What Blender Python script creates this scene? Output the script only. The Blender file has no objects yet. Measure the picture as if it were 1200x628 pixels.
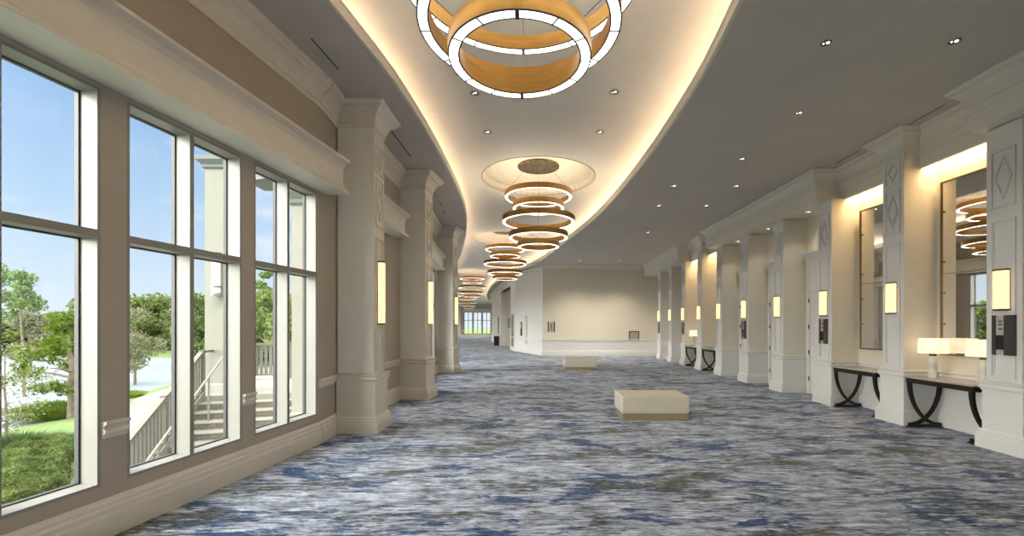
import bpy, bmesh, math, random
from mathutils import Vector, Matrix
from mathutils.geometry import delaunay_2d_cdt
PI = math.pi
rnd = random.Random(7)
S = bpy.context.scene
COL = S.collection

# ------------------------------------------------------------ materials
def nodes(name):
    m = bpy.data.materials.new(name); m.use_nodes = True
    nt = m.node_tree; nt.nodes.clear()
    out = nt.nodes.new('ShaderNodeOutputMaterial')
    return m, nt, out
def pbr(name, col, rough=.6, metal=0, var=.04, nscale=6, bump=0, bscale=200, stretch=(1,1,1), spec=.5, emit=None, estr=0, coat=0):
    m, nt, out = nodes(name)
    b = nt.nodes.new('ShaderNodeBsdfPrincipled')
    b.inputs['Roughness'].default_value = rough; b.inputs['Metallic'].default_value = metal
    b.inputs['Specular IOR Level'].default_value = spec
    b.inputs['Coat Weight'].default_value = coat
    tc = nt.nodes.new('ShaderNodeTexCoord'); mp = nt.nodes.new('ShaderNodeMapping')
    mp.inputs['Scale'].default_value = stretch
    nt.links.new(tc.outputs['Object'], mp.inputs['Vector'])
    n = nt.nodes.new('ShaderNodeTexNoise'); n.inputs['Scale'].default_value = nscale; n.inputs['Detail'].default_value = 4
    nt.links.new(mp.outputs[0], n.inputs['Vector'])
    r = nt.nodes.new('ShaderNodeValToRGB')
    r.color_ramp.elements[0].position = .3; r.color_ramp.elements[1].position = .7
    r.color_ramp.elements[0].color = [max(0, c*(1-var)) for c in col]+[1]
    r.color_ramp.elements[1].color = [min(1, c*(1+var)) for c in col]+[1]
    nt.links.new(n.outputs['Fac'], r.inputs['Fac']); nt.links.new(r.outputs['Color'], b.inputs['Base Color'])
    if bump:
        n2 = nt.nodes.new('ShaderNodeTexNoise'); n2.inputs['Scale'].default_value = bscale; n2.inputs['Detail'].default_value = 3
        nt.links.new(mp.outputs[0], n2.inputs['Vector'])
        bp = nt.nodes.new('ShaderNodeBump'); bp.inputs['Strength'].default_value = bump; bp.inputs['Distance'].default_value = .004
        nt.links.new(n2.outputs['Fac'], bp.inputs['Height']); nt.links.new(bp.outputs['Normal'], b.inputs['Normal'])
    if emit:
        b.inputs['Emission Color'].default_value = list(emit)+[1]; b.inputs['Emission Strength'].default_value = estr
    nt.links.new(b.outputs[0], out.inputs[0])
    return m
def emis(name, col, s, tex=None):
    m, nt, out = nodes(name)
    e = nt.nodes.new('ShaderNodeEmission'); e.inputs['Color'].default_value = list(col)+[1]; e.inputs['Strength'].default_value = s
    if tex:
        tc = nt.nodes.new('ShaderNodeTexCoord')
        n = nt.nodes.new('ShaderNodeTexNoise'); n.inputs['Scale'].default_value = tex
        nt.links.new(tc.outputs['Object'], n.inputs['Vector'])
        mr = nt.nodes.new('ShaderNodeMapRange'); mr.inputs['To Min'].default_value = s*.7; mr.inputs['To Max'].default_value = s*1.3
        nt.links.new(n.outputs['Fac'], mr.inputs['Value']); nt.links.new(mr.outputs[0], e.inputs['Strength'])
    nt.links.new(e.outputs[0], out.inputs[0]); return m

M = {}
M['trim'] = pbr('off_white_trim_paint', (.76,.73,.655), .45, var=.02)
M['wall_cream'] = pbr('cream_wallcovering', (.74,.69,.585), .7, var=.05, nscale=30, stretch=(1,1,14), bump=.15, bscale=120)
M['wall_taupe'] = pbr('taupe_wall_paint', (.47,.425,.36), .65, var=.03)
M['column'] = pbr('warm_white_column_paint', (.74,.705,.62), .5, var=.02)
M['column_left'] = pbr('daylit_column_paint', (.86,.86,.81), .5, var=.02)  # column paint made lighter to stand in for window light on the left
M['white'] = pbr('white_panel_paint', (.75,.75,.735), .42, var=.02)
M['frame'] = pbr('window_frame_paint', (.31,.305,.28), .4, var=.02)
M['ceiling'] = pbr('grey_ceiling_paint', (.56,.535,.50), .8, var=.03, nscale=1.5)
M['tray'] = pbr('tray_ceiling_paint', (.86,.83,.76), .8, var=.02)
M['brass'] = pbr('brushed_brass', (.38,.225,.07), .4, metal=1, var=.12, nscale=4, stretch=(1,1,10))
M['bronze'] = pbr('dark_bronze', (.10,.075,.045), .45, metal=.6, var=.2)
M['frame_bronze'] = pbr('antique_bronze_frame', (.22,.15,.075), .4, metal=.8, var=.1)
M['black'] = pbr('black_seam', (.012,.011,.010), .5)
M['espresso'] = pbr('espresso_wood', (.018,.012,.009), .45, var=.3, nscale=5, stretch=(1,1,8), spec=.3)
M['stone'] = pbr('pale_stone_top', (.46,.42,.36), .2, var=.15, nscale=7)
M['marble'] = pbr('white_marble', (.66,.64,.6), .25, var=.22, nscale=9)
M['leather'] = pbr('cream_leather', (.64,.60,.52), .5, var=.03, bump=.2, bscale=90)
M['brassbase'] = pbr('satin_brass_plinth', (.44,.36,.20), .5, metal=.5, var=.06)
M['gasket'] = pbr('dark_window_gasket', (.06,.06,.065), .5)
M['led'] = emis('warm_cove_led', (1,.73,.50), 5.6)
M['niche_led'] = emis('warm_niche_led', (1,.70,.38), 7)
M['diff'] = emis('chandelier_diffuser', (1,.90,.76), 1.6)
M['added_uplight'] = emis('added_chandelier_uplight', (1,.86,.68), 6)
M['sconce'] = emis('alabaster_sconce_glow', (1,.70,.36), .38, tex=9)
M['shade'] = emis('linen_shade_glow', (1,.77,.5), .32, tex=6)
M['bulb'] = emis('downlight_bulb', (1,.9,.72), 1.2)
M['signdark'] = pbr('dark_bronze_sign', (.05,.04,.035), .4)
M['signlight'] = pbr('brushed_aluminium_sign', (.52,.50,.47), .4, metal=.2)
M['screen'] = pbr('dark_screen_glass', (.02,.02,.022), .12)
M['graydoor'] = pbr('grey_door_paint', (.22,.215,.20), .5)
M['extwhite'] = pbr('exterior_white_stucco', (.25,.245,.215), .8, var=.03)
M['extcol'] = pbr('exterior_column_stucco', (.21,.21,.18), .8, var=.03)
M['extgrey'] = pbr('exterior_grey_paint', (.15,.15,.13), .7, var=.04)
M['extsoffit'] = pbr('exterior_soffit_green_grey', (.13,.15,.14), .8)
M['bark'] = pbr('tree_bark', (.20,.16,.12), .9, var=.3)

def m_mirror():
    m, nt, out = nodes('mirror_glass')
    b = nt.nodes.new('ShaderNodeBsdfPrincipled'); b.inputs['Metallic'].default_value = 1; b.inputs['Roughness'].default_value = .015
    b.inputs['Base Color'].default_value = (.80,.79,.76,1); nt.links.new(b.outputs[0], out.inputs[0]); return m
M['mirror'] = m_mirror()
def m_glass():
    m, nt, out = nodes('window_glass')
    t = nt.nodes.new('ShaderNodeBsdfTransparent'); t.inputs[0].default_value = (.965,.98,.975,1)
    g = nt.nodes.new('ShaderNodeBsdfGlossy'); g.inputs['Roughness'].default_value = .01
    lw = nt.nodes.new('ShaderNodeLayerWeight'); lw.inputs['Blend'].default_value = .5
    pw = nt.nodes.new('ShaderNodeMath'); pw.operation = 'POWER'; pw.inputs[1].default_value = 5
    nt.links.new(lw.outputs['Facing'], pw.inputs[0])
    fr = nt.nodes.new('ShaderNodeMath'); fr.operation = 'MULTIPLY_ADD'; fr.inputs[1].default_value = .45; fr.inputs[2].default_value = .015
    nt.links.new(pw.outputs[0], fr.inputs[0])
    mx = nt.nodes.new('ShaderNodeMixShader')
    nt.links.new(fr.outputs[0], mx.inputs[0]); nt.links.new(t.outputs[0], mx.inputs[1]); nt.links.new(g.outputs[0], mx.inputs[2])
    nt.links.new(mx.outputs[0], out.inputs[0]); return m
M['glass'] = m_glass()
def m_dome():
    m, nt, out = nodes('champagne_leaf_dome')
    b = nt.nodes.new('ShaderNodeBsdfPrincipled'); b.inputs['Metallic'].default_value = .35; b.inputs['Roughness'].default_value = .42
    tc = nt.nodes.new('ShaderNodeTexCoord')
    g = nt.nodes.new('ShaderNodeTexGradient'); g.gradient_type = 'RADIAL'
    nt.links.new(tc.outputs['Object'], g.inputs[0])
    mu = nt.nodes.new('ShaderNodeMath'); mu.operation = 'MULTIPLY'; mu.inputs[1].default_value = 96*PI
    sn = nt.nodes.new('ShaderNodeMath'); sn.operation = 'SINE'
    nt.links.new(g.outputs['Fac'], mu.inputs[0]); nt.links.new(mu.outputs[0], sn.inputs[0])
    r = nt.nodes.new('ShaderNodeValToRGB')
    r.color_ramp.elements[0].color = (.58,.51,.40,1); r.color_ramp.elements[1].color = (.64,.57,.45,1)
    mr = nt.nodes.new('ShaderNodeMapRange'); mr.inputs['From Min'].default_value = -1
    nt.links.new(sn.outputs[0], mr.inputs['Value']); nt.links.new(mr.outputs[0], r.inputs[0]); nt.links.new(r.outputs[0], b.inputs['Base Color'])
    nt.links.new(b.outputs[0], out.inputs[0]); return m
M['dome'] = m_dome()
def m_medal():
    m, nt, out = nodes('carved_bronze_medallion')
    b = nt.nodes.new('ShaderNodeBsdfPrincipled'); b.inputs['Metallic'].default_value = .7; b.inputs['Roughness'].default_value = .45
    tc = nt.nodes.new('ShaderNodeTexCoord')
    v = nt.nodes.new('ShaderNodeTexVoronoi'); v.inputs['Scale'].default_value = 6; v.feature = 'DISTANCE_TO_EDGE'
    w = nt.nodes.new('ShaderNodeTexWave'); w.inputs['Scale'].default_value = 5; w.inputs['Distortion'].default_value = 9
    nt.links.new(tc.outputs['Object'], v.inputs[0]); nt.links.new(tc.outputs['Object'], w.inputs[0])
    mu = nt.nodes.new('ShaderNodeMath'); mu.operation = 'MULTIPLY'
    nt.links.new(w.outputs['Fac'], mu.inputs[0]); nt.links.new(v.outputs['Distance'], mu.inputs[1])
    r = nt.nodes.new('ShaderNodeValToRGB')
    r.color_ramp.elements[0].position = .02; r.color_ramp.elements[0].color = (.05,.035,.018,1)
    r.color_ramp.elements[1].position = .14; r.color_ramp.elements[1].color = (.14,.105,.055,1)
    nt.links.new(mu.outputs[0], r.inputs[0]); nt.links.new(r.outputs[0], b.inputs['Base Color'])
    nt.links.new(b.outputs[0], out.inputs[0]); return m
M['medal'] = m_medal()

def m_carpet():
    m, nt, out = nodes('streaked_blue_grey_carpet')
    L = nt.links.new
    b = nt.nodes.new('ShaderNodeBsdfPrincipled'); b.inputs['Roughness'].default_value = .95; b.inputs['Specular IOR Level'].default_value = .12
    b.inputs['Sheen Weight'].default_value = .12
    tc = nt.nodes.new('ShaderNodeTexCoord')
    def mp(s, loc=(0,0,0)):
        n = nt.nodes.new('ShaderNodeMapping'); n.inputs['Scale'].default_value = s; n.inputs['Location'].default_value = loc
        L(tc.outputs['Object'], n.inputs['Vector']); return n.outputs[0]
    def noise(vec, sc, det=5, rough=.6, dist=0):
        n = nt.nodes.new('ShaderNodeTexNoise'); n.inputs['Scale'].default_value = sc; n.inputs['Detail'].default_value = det
        n.inputs['Roughness'].default_value = rough; n.inputs['Distortion'].default_value = dist
        L(vec, n.inputs['Vector']); return n.outputs['Fac']
    def math2(op, a, bb):
        n = nt.nodes.new('ShaderNodeMath'); n.operation = op
        for i, q in enumerate((a, bb)):
            if isinstance(q, (int, float)): n.inputs[i].default_value = q
            else: L(q, n.inputs[i])
        return n.outputs[0]
    def ramp(f, st):
        r = nt.nodes.new('ShaderNodeValToRGB'); e = r.color_ramp.elements
        while len(e) < len(st): e.new(.5)
        for q, (p, c) in zip(e, st): q.position = p; q.color = list(c)+[1]
        L(f, r.inputs[0]); return r.outputs[0]
    def mix(f, a, c, mode='MIX'):
        n = nt.nodes.new('ShaderNodeMix'); n.data_type = 'RGBA'; n.blend_type = mode
        if isinstance(f, (int, float)): n.inputs[0].default_value = f
        else: L(f, n.inputs[0])
        for i, q in ((6, a), (7, c)):
            if isinstance(q, tuple): n.inputs[i].default_value = list(q)+[1]
            else: L(q, n.inputs[i])
        return n.outputs[2]
    streak = noise(mp((1.1,3.7,1)), 3.0, 9, .72, .6)
    fine = noise(mp((4.5,24,1), (5,3,0)), 2.6, 6, .75, .3)
    s2 = math2('ADD', math2('MULTIPLY', streak, .62), math2('MULTIPLY', fine, .38))
    base = ramp(s2, [(.35,(.03,.036,.04)), (.42,(.12,.145,.185)), (.48,(.27,.315,.41)), (.54,(.47,.53,.67)), (.62,(.74,.80,.92))])
    patch = noise(mp((.8,1.9,1), (11,2,0)), 1.25, 8, .70, .8)
    bl = math2('ADD', math2('MULTIPLY', patch, .62), math2('MULTIPLY', noise(mp((1.6,9,1), (3,8,0)), 2.0, 6, .7), .38))
    blue = ramp(bl, [(.515,(0,0,0)), (.55,(1,1,1))])
    bluecol = ramp(fine, [(.40,(.006,.013,.045)), (.50,(.022,.062,.18)), (.62,(.12,.21,.42))])
    c = mix(blue, base, bluecol)
    ol = math2('ADD', math2('MULTIPLY', noise(mp((.8,1.6,1), (31,7,0)), 1.1, 5, .6), .55), math2('MULTIPLY', noise(mp((1.7,10,1), (9,1,0)), 2.3, 6, .7), .45))
    olm = ramp(ol, [(.53,(0,0,0)), (.565,(.9,.9,.9))])
    olcol = ramp(fine, [(.40,(.014,.017,.015)), (.50,(.05,.056,.045)), (.64,(.26,.27,.22))])
    c = mix(olm, c, olcol)
    rib = noise(mp((.35,34,1), (2,2,0)), 1.6, 2, .5)
    ribc = ramp(rib, [(.40,(.66,.66,.67)), (.5,(.9,.9,.9)), (.60,(1.2,1.19,1.17))])
    c = mix(.75, c, ribc, 'MULTIPLY')
    L(c, b.inputs['Base Color'])
    bp = nt.nodes.new('ShaderNodeBump'); bp.inputs['Strength'].default_value = .35; bp.inputs['Distance'].default_value = .004
    L(noise(mp((1,1,1)), 260, 2, .5), bp.inputs['Height']); L(bp.outputs[0], b.inputs['Normal'])
    L(b.outputs[0], out.inputs[0]); return m
M['carpet'] = m_carpet()

def leafmat(name, c0, c1, tr=.3):
    m, nt, out = nodes(name)
    oi = nt.nodes.new('ShaderNodeTexCoord'); n = nt.nodes.new('ShaderNodeTexNoise'); n.inputs['Scale'].default_value = 3; n.inputs['Detail'].default_value = 6
    nt.links.new(oi.outputs['Object'], n.inputs[0])
    r = nt.nodes.new('ShaderNodeValToRGB'); r.color_ramp.elements[0].position = .35; r.color_ramp.elements[1].position = .65
    r.color_ramp.elements[0].color = list(c0)+[1]; r.color_ramp.elements[1].color = list(c1)+[1]
    nt.links.new(n.outputs['Fac'], r.inputs[0])
    d = nt.nodes.new('ShaderNodeBsdfDiffuse'); t = nt.nodes.new('ShaderNodeBsdfTranslucent')
    nt.links.new(r.outputs[0], d.inputs[0]); nt.links.new(r.outputs[0], t.inputs[0])
    mx = nt.nodes.new('ShaderNodeMixShader'); mx.inputs[0].default_value = tr
    nt.links.new(d.outputs[0], mx.inputs[1]); nt.links.new(t.outputs[0], mx.inputs[2]); nt.links.new(mx.outputs[0], out.inputs[0])
    return m
M['leaf_hedge'] = leafmat('hedge_leaf', (.05,.08,.022), (.17,.215,.075))
M['leaf_pine'] = leafmat('pine_needle', (.05,.10,.012), (.19,.26,.04))
M['leaf_far'] = leafmat('far_tree_leaf', (.08,.12,.035), (.22,.27,.10))
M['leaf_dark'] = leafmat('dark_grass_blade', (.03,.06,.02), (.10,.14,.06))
M['leaf_sparse'] = leafmat('sparse_leaf', (.08,.15,.05), (.24,.32,.13))
M['leaf_brown'] = leafmat('brownish_twig_leaf', (.14,.16,.09), (.30,.30,.19))
M['lawn'] = pbr('lawn_grass', (.085,.14,.03), .9, var=.3, nscale=3, bump=.5, bscale=40)
M['paving'] = pbr('pale_paving', (.20,.19,.17), .85, var=.10, nscale=1.2)
M['lake'] = pbr('lake_water', (.22,.26,.29), .3, var=.06, nscale=.3, bump=.4, bscale=3)
def m_brick():
    m, nt, out = nodes('pale_brick_riser')
    b = nt.nodes.new('ShaderNodeBsdfPrincipled'); b.inputs['Roughness'].default_value = .85
    tc = nt.nodes.new('ShaderNodeTexCoord'); sep = nt.nodes.new('ShaderNodeSeparateXYZ'); cb = nt.nodes.new('ShaderNodeCombineXYZ')
    nt.links.new(tc.outputs['Object'], sep.inputs[0]); nt.links.new(sep.outputs['X'], cb.inputs['X']); nt.links.new(sep.outputs['Z'], cb.inputs['Y'])
    t = nt.nodes.new('ShaderNodeTexBrick'); t.inputs['Scale'].default_value = 3.2; t.inputs['Mortar Size'].default_value = .02
    t.inputs['Color1'].default_value = (.14,.13,.105,1); t.inputs['Color2'].default_value = (.18,.165,.13,1); t.inputs['Mortar'].default_value = (.08,.075,.06,1)
    nt.links.new(cb.outputs[0], t.inputs[0]); nt.links.new(t.outputs[0], b.inputs['Base Color']); nt.links.new(b.outputs[0], out.inputs[0]); return m
M['brick'] = m_brick()

# ------------------------------------------------------------ mesh helpers
class MB:
    def __init__(s): s.v = []; s.f = []; s.mi = []; s.cur = 0; s.T = Matrix.Identity(4)
    def add(s, vs, fs):
        o = len(s.v)
        s.v += [tuple(s.T @ Vector(p)) for p in vs]
        for f in fs: s.f.append([o+i for i in f]); s.mi.append(s.cur)
        return s
    def box(s, x0, x1, y0, y1, z0, z1):
        return s.add([(x0,y0,z0),(x1,y0,z0),(x1,y1,z0),(x0,y1,z0),(x0,y0,z1),(x1,y0,z1),(x1,y1,z1),(x0,y1,z1)],
                     [(0,3,2,1),(4,5,6,7),(0,1,5,4),(1,2,6,5),(2,3,7,6),(3,0,4,7)])
    def prism(s, poly, z0, z1):
        n = len(poly)
        vs = [(x,y,z0) for x,y in poly]+[(x,y,z1) for x,y in poly]
        return s.add(vs, [tuple(reversed(range(n))), tuple(range(n,2*n))]+[(i,(i+1)%n,n+(i+1)%n,n+i) for i in range(n)])
    def sweep(s, prof, path, closed=False):
        n = len(path); rings = []
        for i in range(n):
            def nrm(a, b):
                d = Vector((path[b][0]-path[a][0], path[b][1]-path[a][1])); d.normalize(); return Vector((d.y, -d.x))
            if closed: n1 = nrm(i-1, i); n2 = nrm(i, (i+1) % n)
            else:
                n1 = nrm(i-1, i) if i > 0 else nrm(0, 1)
                n2 = nrm(i, i+1) if i < n-1 else n1
            mm = (n1+n2); mm.normalize(); k = 1/max(.25, mm.dot(n1)); mm = mm*k
            rings.append([(path[i][0]+mm.x*d, path[i][1]+mm.y*d, z) for d, z in prof])
        q = len(prof); vs = [p for r in rings for p in r]; fs = []
        for i in range(n if closed else n-1):
            j = (i+1) % n
            for k in range(q): fs.append((i*q+k, i*q+(k+1) % q, j*q+(k+1) % q, j*q+k))
        if not closed: fs.append(tuple(range(q))); fs.append(tuple(reversed(range((n-1)*q, n*q))))
        return s.add(vs, fs)
    def lathe(s, prof, cx=0, cy=0, n=32, closedprof=False):
        q = len(prof); vs = []
        for i in range(n):
            a = 2*PI*i/n; vs += [(cx+r*math.cos(a), cy+r*math.sin(a), z) for r, z in prof]
        fs = []
        for i in range(n):
            j = (i+1) % n
            for k in range(q if closedprof else q-1): fs.append((i*q+k, j*q+k, j*q+(k+1) % q, i*q+(k+1) % q))
        return s.add(vs, fs)
    def cyl(s, cx, cy, z0, z1, r, n=24, r2=None):
        r2 = r if r2 is None else r2
        vs = [(cx+r*math.cos(2*PI*i/n), cy+r*math.sin(2*PI*i/n), z0) for i in range(n)]+[(cx+r2*math.cos(2*PI*i/n), cy+r2*math.sin(2*PI*i/n), z1) for i in range(n)]
        return s.add(vs, [tuple(reversed(range(n))), tuple(range(n,2*n))]+[(i,(i+1)%n,n+(i+1)%n,n+i) for i in range(n)])
    def bar(s, a, b, w, h=None, up=(0,0,1)):      # rectangular bar from a to b
        h = h or w; a = Vector(a); b = Vector(b); d = (b-a).normalized(); u = Vector(up)
        if abs(d.dot(u)) > .98: u = Vector((1,0,0))
        sx = d.cross(u).normalized()*w/2; sy = sx.cross(d).normalized()*h/2
        vs = [tuple(p+q) for p in (a, b) for q in (-sx-sy, sx-sy, sx+sy, -sx+sy)]
        return s.add(vs, [(0,1,2,3),(7,6,5,4),(0,4,5,1),(1,5,6,2),(2,6,7,3),(3,7,4,0)])
    def tube(s, pts, r, n=8):
        pts = [Vector(p) for p in pts]; rs = r if isinstance(r, (list, tuple)) else [r]*len(pts); vs = []
        for i, p in enumerate(pts):
            d = (pts[min(i+1, len(pts)-1)]-pts[max(i-1, 0)]).normalized()
            u = Vector((0,0,1)) if abs(d.z) < .95 else Vector((1,0,0))
            a = d.cross(u).normalized(); b = a.cross(d)
            vs += [tuple(p+(a*math.cos(2*PI*k/n)+b*math.sin(2*PI*k/n))*rs[i]) for k in range(n)]
        fs = [(i*n+k, i*n+(k+1) % n, (i+1)*n+(k+1) % n, (i+1)*n+k) for i in range(len(pts)-1) for k in range(n)]
        fs += [tuple(range(n)), tuple(reversed(range((len(pts)-1)*n, len(pts)*n)))]
        return s.add(vs, fs)
    def build(s, name, mats, parent=None, smooth=False, bevel=0, loc=None, rot=None, fixn=True):
        me = bpy.data.meshes.new(name); me.from_pydata(s.v, [], s.f)
        mats = mats if isinstance(mats, (list, tuple)) else [mats]
        for m in mats: me.materials.append(m)
        if len(mats) > 1: me.polygons.foreach_set('material_index', s.mi)
        if fixn:
            b = bmesh.new(); b.from_mesh(me); bmesh.ops.recalc_face_normals(b, faces=b.faces); b.to_mesh(me); b.free()
        if smooth: me.shade_smooth() if hasattr(me, 'shade_smooth') else None
        o = bpy.data.objects.new(name, me); COL.objects.link(o)
        if parent: o.parent = parent
        if loc is not None: o.location = loc
        if rot is not None: o.rotation_euler = (0,0,rot)
        if bevel:
            md = o.modifiers.new('bevel', 'BEVEL'); md.width = bevel; md.segments = 3; md.limit_method = 'ANGLE'
        return o
def tag(o, label, cat, group=None):
    o['label'] = label; o['category'] = cat
    if group: o['group'] = group
    return o
def thing(name, label, cat, loc=(0,0,0), rot=0, group=None):
    o = bpy.data.objects.new(name, None); o.empty_display_size = .1; COL.objects.link(o)
    o.location = loc; o.rotation_euler = (0,0,rot); return tag(o, label, cat, group)
def struct(o): o['kind'] = 'structure'; return o
def sroot(name, loc=(0,0,0), rot=0):
    o = bpy.data.objects.new(name, None); o.empty_display_size = .1; COL.objects.link(o); o.location = loc; o.rotation_euler = (0,0,rot); return struct(o)
def dup(root, loc, rot, label, group=None):
    r = root.copy(); COL.objects.link(r); r.location = loc; r.rotation_euler = (0,0,rot); r['label'] = label
    if group: r['group'] = group
    for ch in list(root.children):
        c = ch.copy(); COL.objects.link(c); c.parent = r
        for g in list(ch.children):
            d = g.copy(); COL.objects.link(d); d.parent = c
    return r

# ------------------------------------------------------------ plan
EYE = 1.65; ZL = 5.05; ZR = 4.88; ZT = 5.40; ZROOF = 5.95
def wl(y): return -3.777+.124*y
LW = [(wl(-8),-8),(-3.07,6.6),(-3.04,9.6),(-3.45,15.0),(-5.1,20.2),(-7.2,25.2),(-9.5,30.1),(-11.3,35.2),(-12.3,40.5),(-12.8,46),(-12.9,51.5),(-12.6,57),(-11.2,61.2),(-6.1,63.0),(-.8,63.6)]
INNER = [(.36,23.3),(-1.33,27.5),(-1.72,29.3),(-2.78,34.4),(-2.97,35.3),(-4.6,45),(-5.6,55),(-5.0,60),(-.8,63.6)]
TL = [(-8,-4.0),(-4,-3.3),(0,-2.75),(2.5,-2.45),(4.5,-2.17),(6.2,-1.97),(9,-1.92),(12.2,-2.05),(15.5,-2.51),(21.2,-3.75),(29,-5.8),(37,-7.9),(46,-9.4),(55,-9.9)]
TR = [(-8,-.1),(-4,.8),(0,1.5),(2.5,1.85),(4.3,2.04),(5.85,2.17),(8.9,2.14),(13,1.80),(17.8,.95),(22.4,.05),(27.5,-1.75),(35,-3.5),(45,-5.1),(55,-6.1)]
def interp(T, y):
    n = len(T)
    for i in range(n-1):
        if y <= T[i+1][0] or i == n-2: break
    y0, x0 = T[i]; y1, x1 = T[i+1]; h = y1-y0; t = (y-y0)/h
    def sl(k):
        if k == 0: return (T[1][1]-T[0][1])/(T[1][0]-T[0][0])
        if k == n-1: return (T[-1][1]-T[-2][1])/(T[-1][0]-T[-2][0])
        return (T[k+1][1]-T[k-1][1])/(T[k+1][0]-T[k-1][0])
    m0 = sl(i)*h; m1 = sl(i+1)*h
    return (2*t**3-3*t*t+1)*x0+(t**3-2*t*t+t)*m0+(-2*t**3+3*t*t)*x1+(t**3-t*t)*m1
YS = [-8+i*.5 for i in range(int(63/.5)+1)]
pathL = [(interp(TL, y), y) for y in YS]; pathR = [(interp(TR, y), y) for y in YS]

# ------------------------------------------------------------ shell
floor_poly = [(7.2,-8.3),(7.2,23.6),(.7,23.6)]+[(x+.3, y+.1) for x, y in INNER[1:8]]+[(-.5,64)]+[(x-.15, y+.1) for x, y in reversed(LW[11:])]+[(x-.15, y) for x, y in reversed(LW[1:11])]+[(wl(-8)-.15,-8.3)]
# the hall opening recess needs floor too
fb = MB(); fb.prism(floor_poly, -.12, 0); fb.box(-2.9, 1.2, 28.4, 35.2, -.12, -.001)
struct(fb.build('floor', M['carpet']))
rb = MB(); rb.prism([(x-(.3 if i else 0), y) for i, (x, y) in enumerate(LW)][::-1]+[(7.4,-8.3),(7.4,64.5)], ZROOF, ZROOF+.2)
struct(rb.build('roof_slab', M['ceiling']))

def strip(pa, pb, z0, z1):
    mb = MB(); n = len(pa)
    vs = [(x,y,z0) for x,y in pa]+[(x,y,z0) for x,y in pb]+[(x,y,z1) for x,y in pa]+[(x,y,z1) for x,y in pb]; fs = []
    for i in range(n-1):
        fs += [(i,i+1,n+i+1,n+i),(2*n+i,3*n+i,3*n+i+1,2*n+i+1),(i,2*n+i,2*n+i+1,i+1),(n+i,n+i+1,3*n+i+1,3*n+i)]
    mb.add(vs, fs); return mb
def lin(P, y):
    for i in range(len(P)-1):
        if y <= P[i+1][1] or i == len(P)-2: break
    (x0,y0),(x1,y1) = P[i], P[i+1]; return x0+(x1-x0)*(y-y0)/(y1-y0)
leftw = [(lin(LW[:12], y)-.28, y) for y in YS]
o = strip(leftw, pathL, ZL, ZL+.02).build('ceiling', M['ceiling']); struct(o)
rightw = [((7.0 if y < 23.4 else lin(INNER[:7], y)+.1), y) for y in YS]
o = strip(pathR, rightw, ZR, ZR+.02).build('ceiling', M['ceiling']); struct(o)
mb = MB(); mb.box(-14, 3, 54.9, 64, 4.97, 5.0); struct(mb.build('ceiling', M['tray']))
mb = MB(); mb.box(-12.5, -4.2, 54.8, 54.9, 4.86, 5.6); struct(mb.build('trim_95', M['tray']))
# raised tray ceiling with round holes
CH = [(-.12,3.25), (.065,11.0), (-1.33,18.65), (-4.5,30.4), (-7.15,43.5), (-8.0,51.2), (-1.35,-4.5)]  # last one is unseen, added behind the camera as fill light
RD = 1.42
ta = [(x-.57, y) for x, y in pathL]; tb = [(x+.57, y) for x, y in pathR]
ta = [(x,y) for x,y in ta][::2]; tb = [(x,y) for x,y in tb][::2]
poly = ta+tb[::-1]
V = [Vector(p) for p in poly]; E = [(i,(i+1) % len(poly)) for i in range(len(poly))]
for cx, cy in CH:
    b0 = len(V); V += [Vector((cx+RD*math.cos(2*PI*i/64), cy+RD*math.sin(2*PI*i/64))) for i in range(64)]; E += [(b0+i, b0+(i+1) % 64) for i in range(64)]
vo, eo, fo, *_ = delaunay_2d_cdt(V, E, [], 0, 1e-5)
def inpoly(x, y):
    c = False; n = len(poly); j = n-1
    for i in range(n):
        xi, yi = poly[i]; xj, yj = poly[j]
        if (yi > y) != (yj > y) and x < (xj-xi)*(y-yi)/(yj-yi)+xi: c = not c
        j = i
    return c
fs = []
for f in fo:
    cx = sum(vo[i].x for i in f)/3; cy = sum(vo[i].y for i in f)/3
    if inpoly(cx, cy) and not any((cx-a)**2+(cy-b)**2 < (RD*.995)**2 for a, b in CH): fs.append(tuple(f))
mb = MB(); mb.add([(p.x,p.y,ZT) for p in vo], fs)
tray = struct(mb.build('ceiling', M['tray']))
for q, (pth, zs) in enumerate(((pathL, ZL), (pathR[::-1], ZR))):
    mb = MB(); mb.sweep([(-.57,zs+.02),(-.55,zs+.02),(-.55,ZT+.02),(-.57,ZT+.02)], pth); struct(mb.build('trim_%d' % (1+2*q), M['tray']))
    mb = MB(); mb.sweep([(0,zs-.01),(.02,zs-.01),(.02,zs+.03),(.008,zs+.045),(.008,zs+.12),(.02,zs+.13),(.02,zs+.15),(-.03,zs+.15),(-.03,zs)], pth)
    struct(mb.build('trim_%d' % (2+2*q), M['trim']))
    mb = MB(); mb.sweep([(-.47,zs+.03),(-.43,zs+.03),(-.43,zs+.045),(-.47,zs+.045)], pth)
    tag(mb.build('cove_light_strip', M['led']), 'hidden warm light strip along the %s edge of the raised ceiling' % ('left, window-side' if q == 0 else 'right'), 'light strip')
for i, (cx, cy) in enumerate(CH):
    mb = MB(); mb.lathe([(RD,ZT-.01),(RD+.03,ZT-.012),(RD+.03,ZT),(RD,ZT),(RD-.01,ZT+.07),(RD-.08,ZT+.14),(1.1,ZT+.22),(.8,ZT+.27),(.56,ZT+.30),(.001,ZT+.30)], n=72)
    struct(mb.build('trim_%d' % (10+i), M['dome'], smooth=False, loc=(cx,cy,0)))

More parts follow.
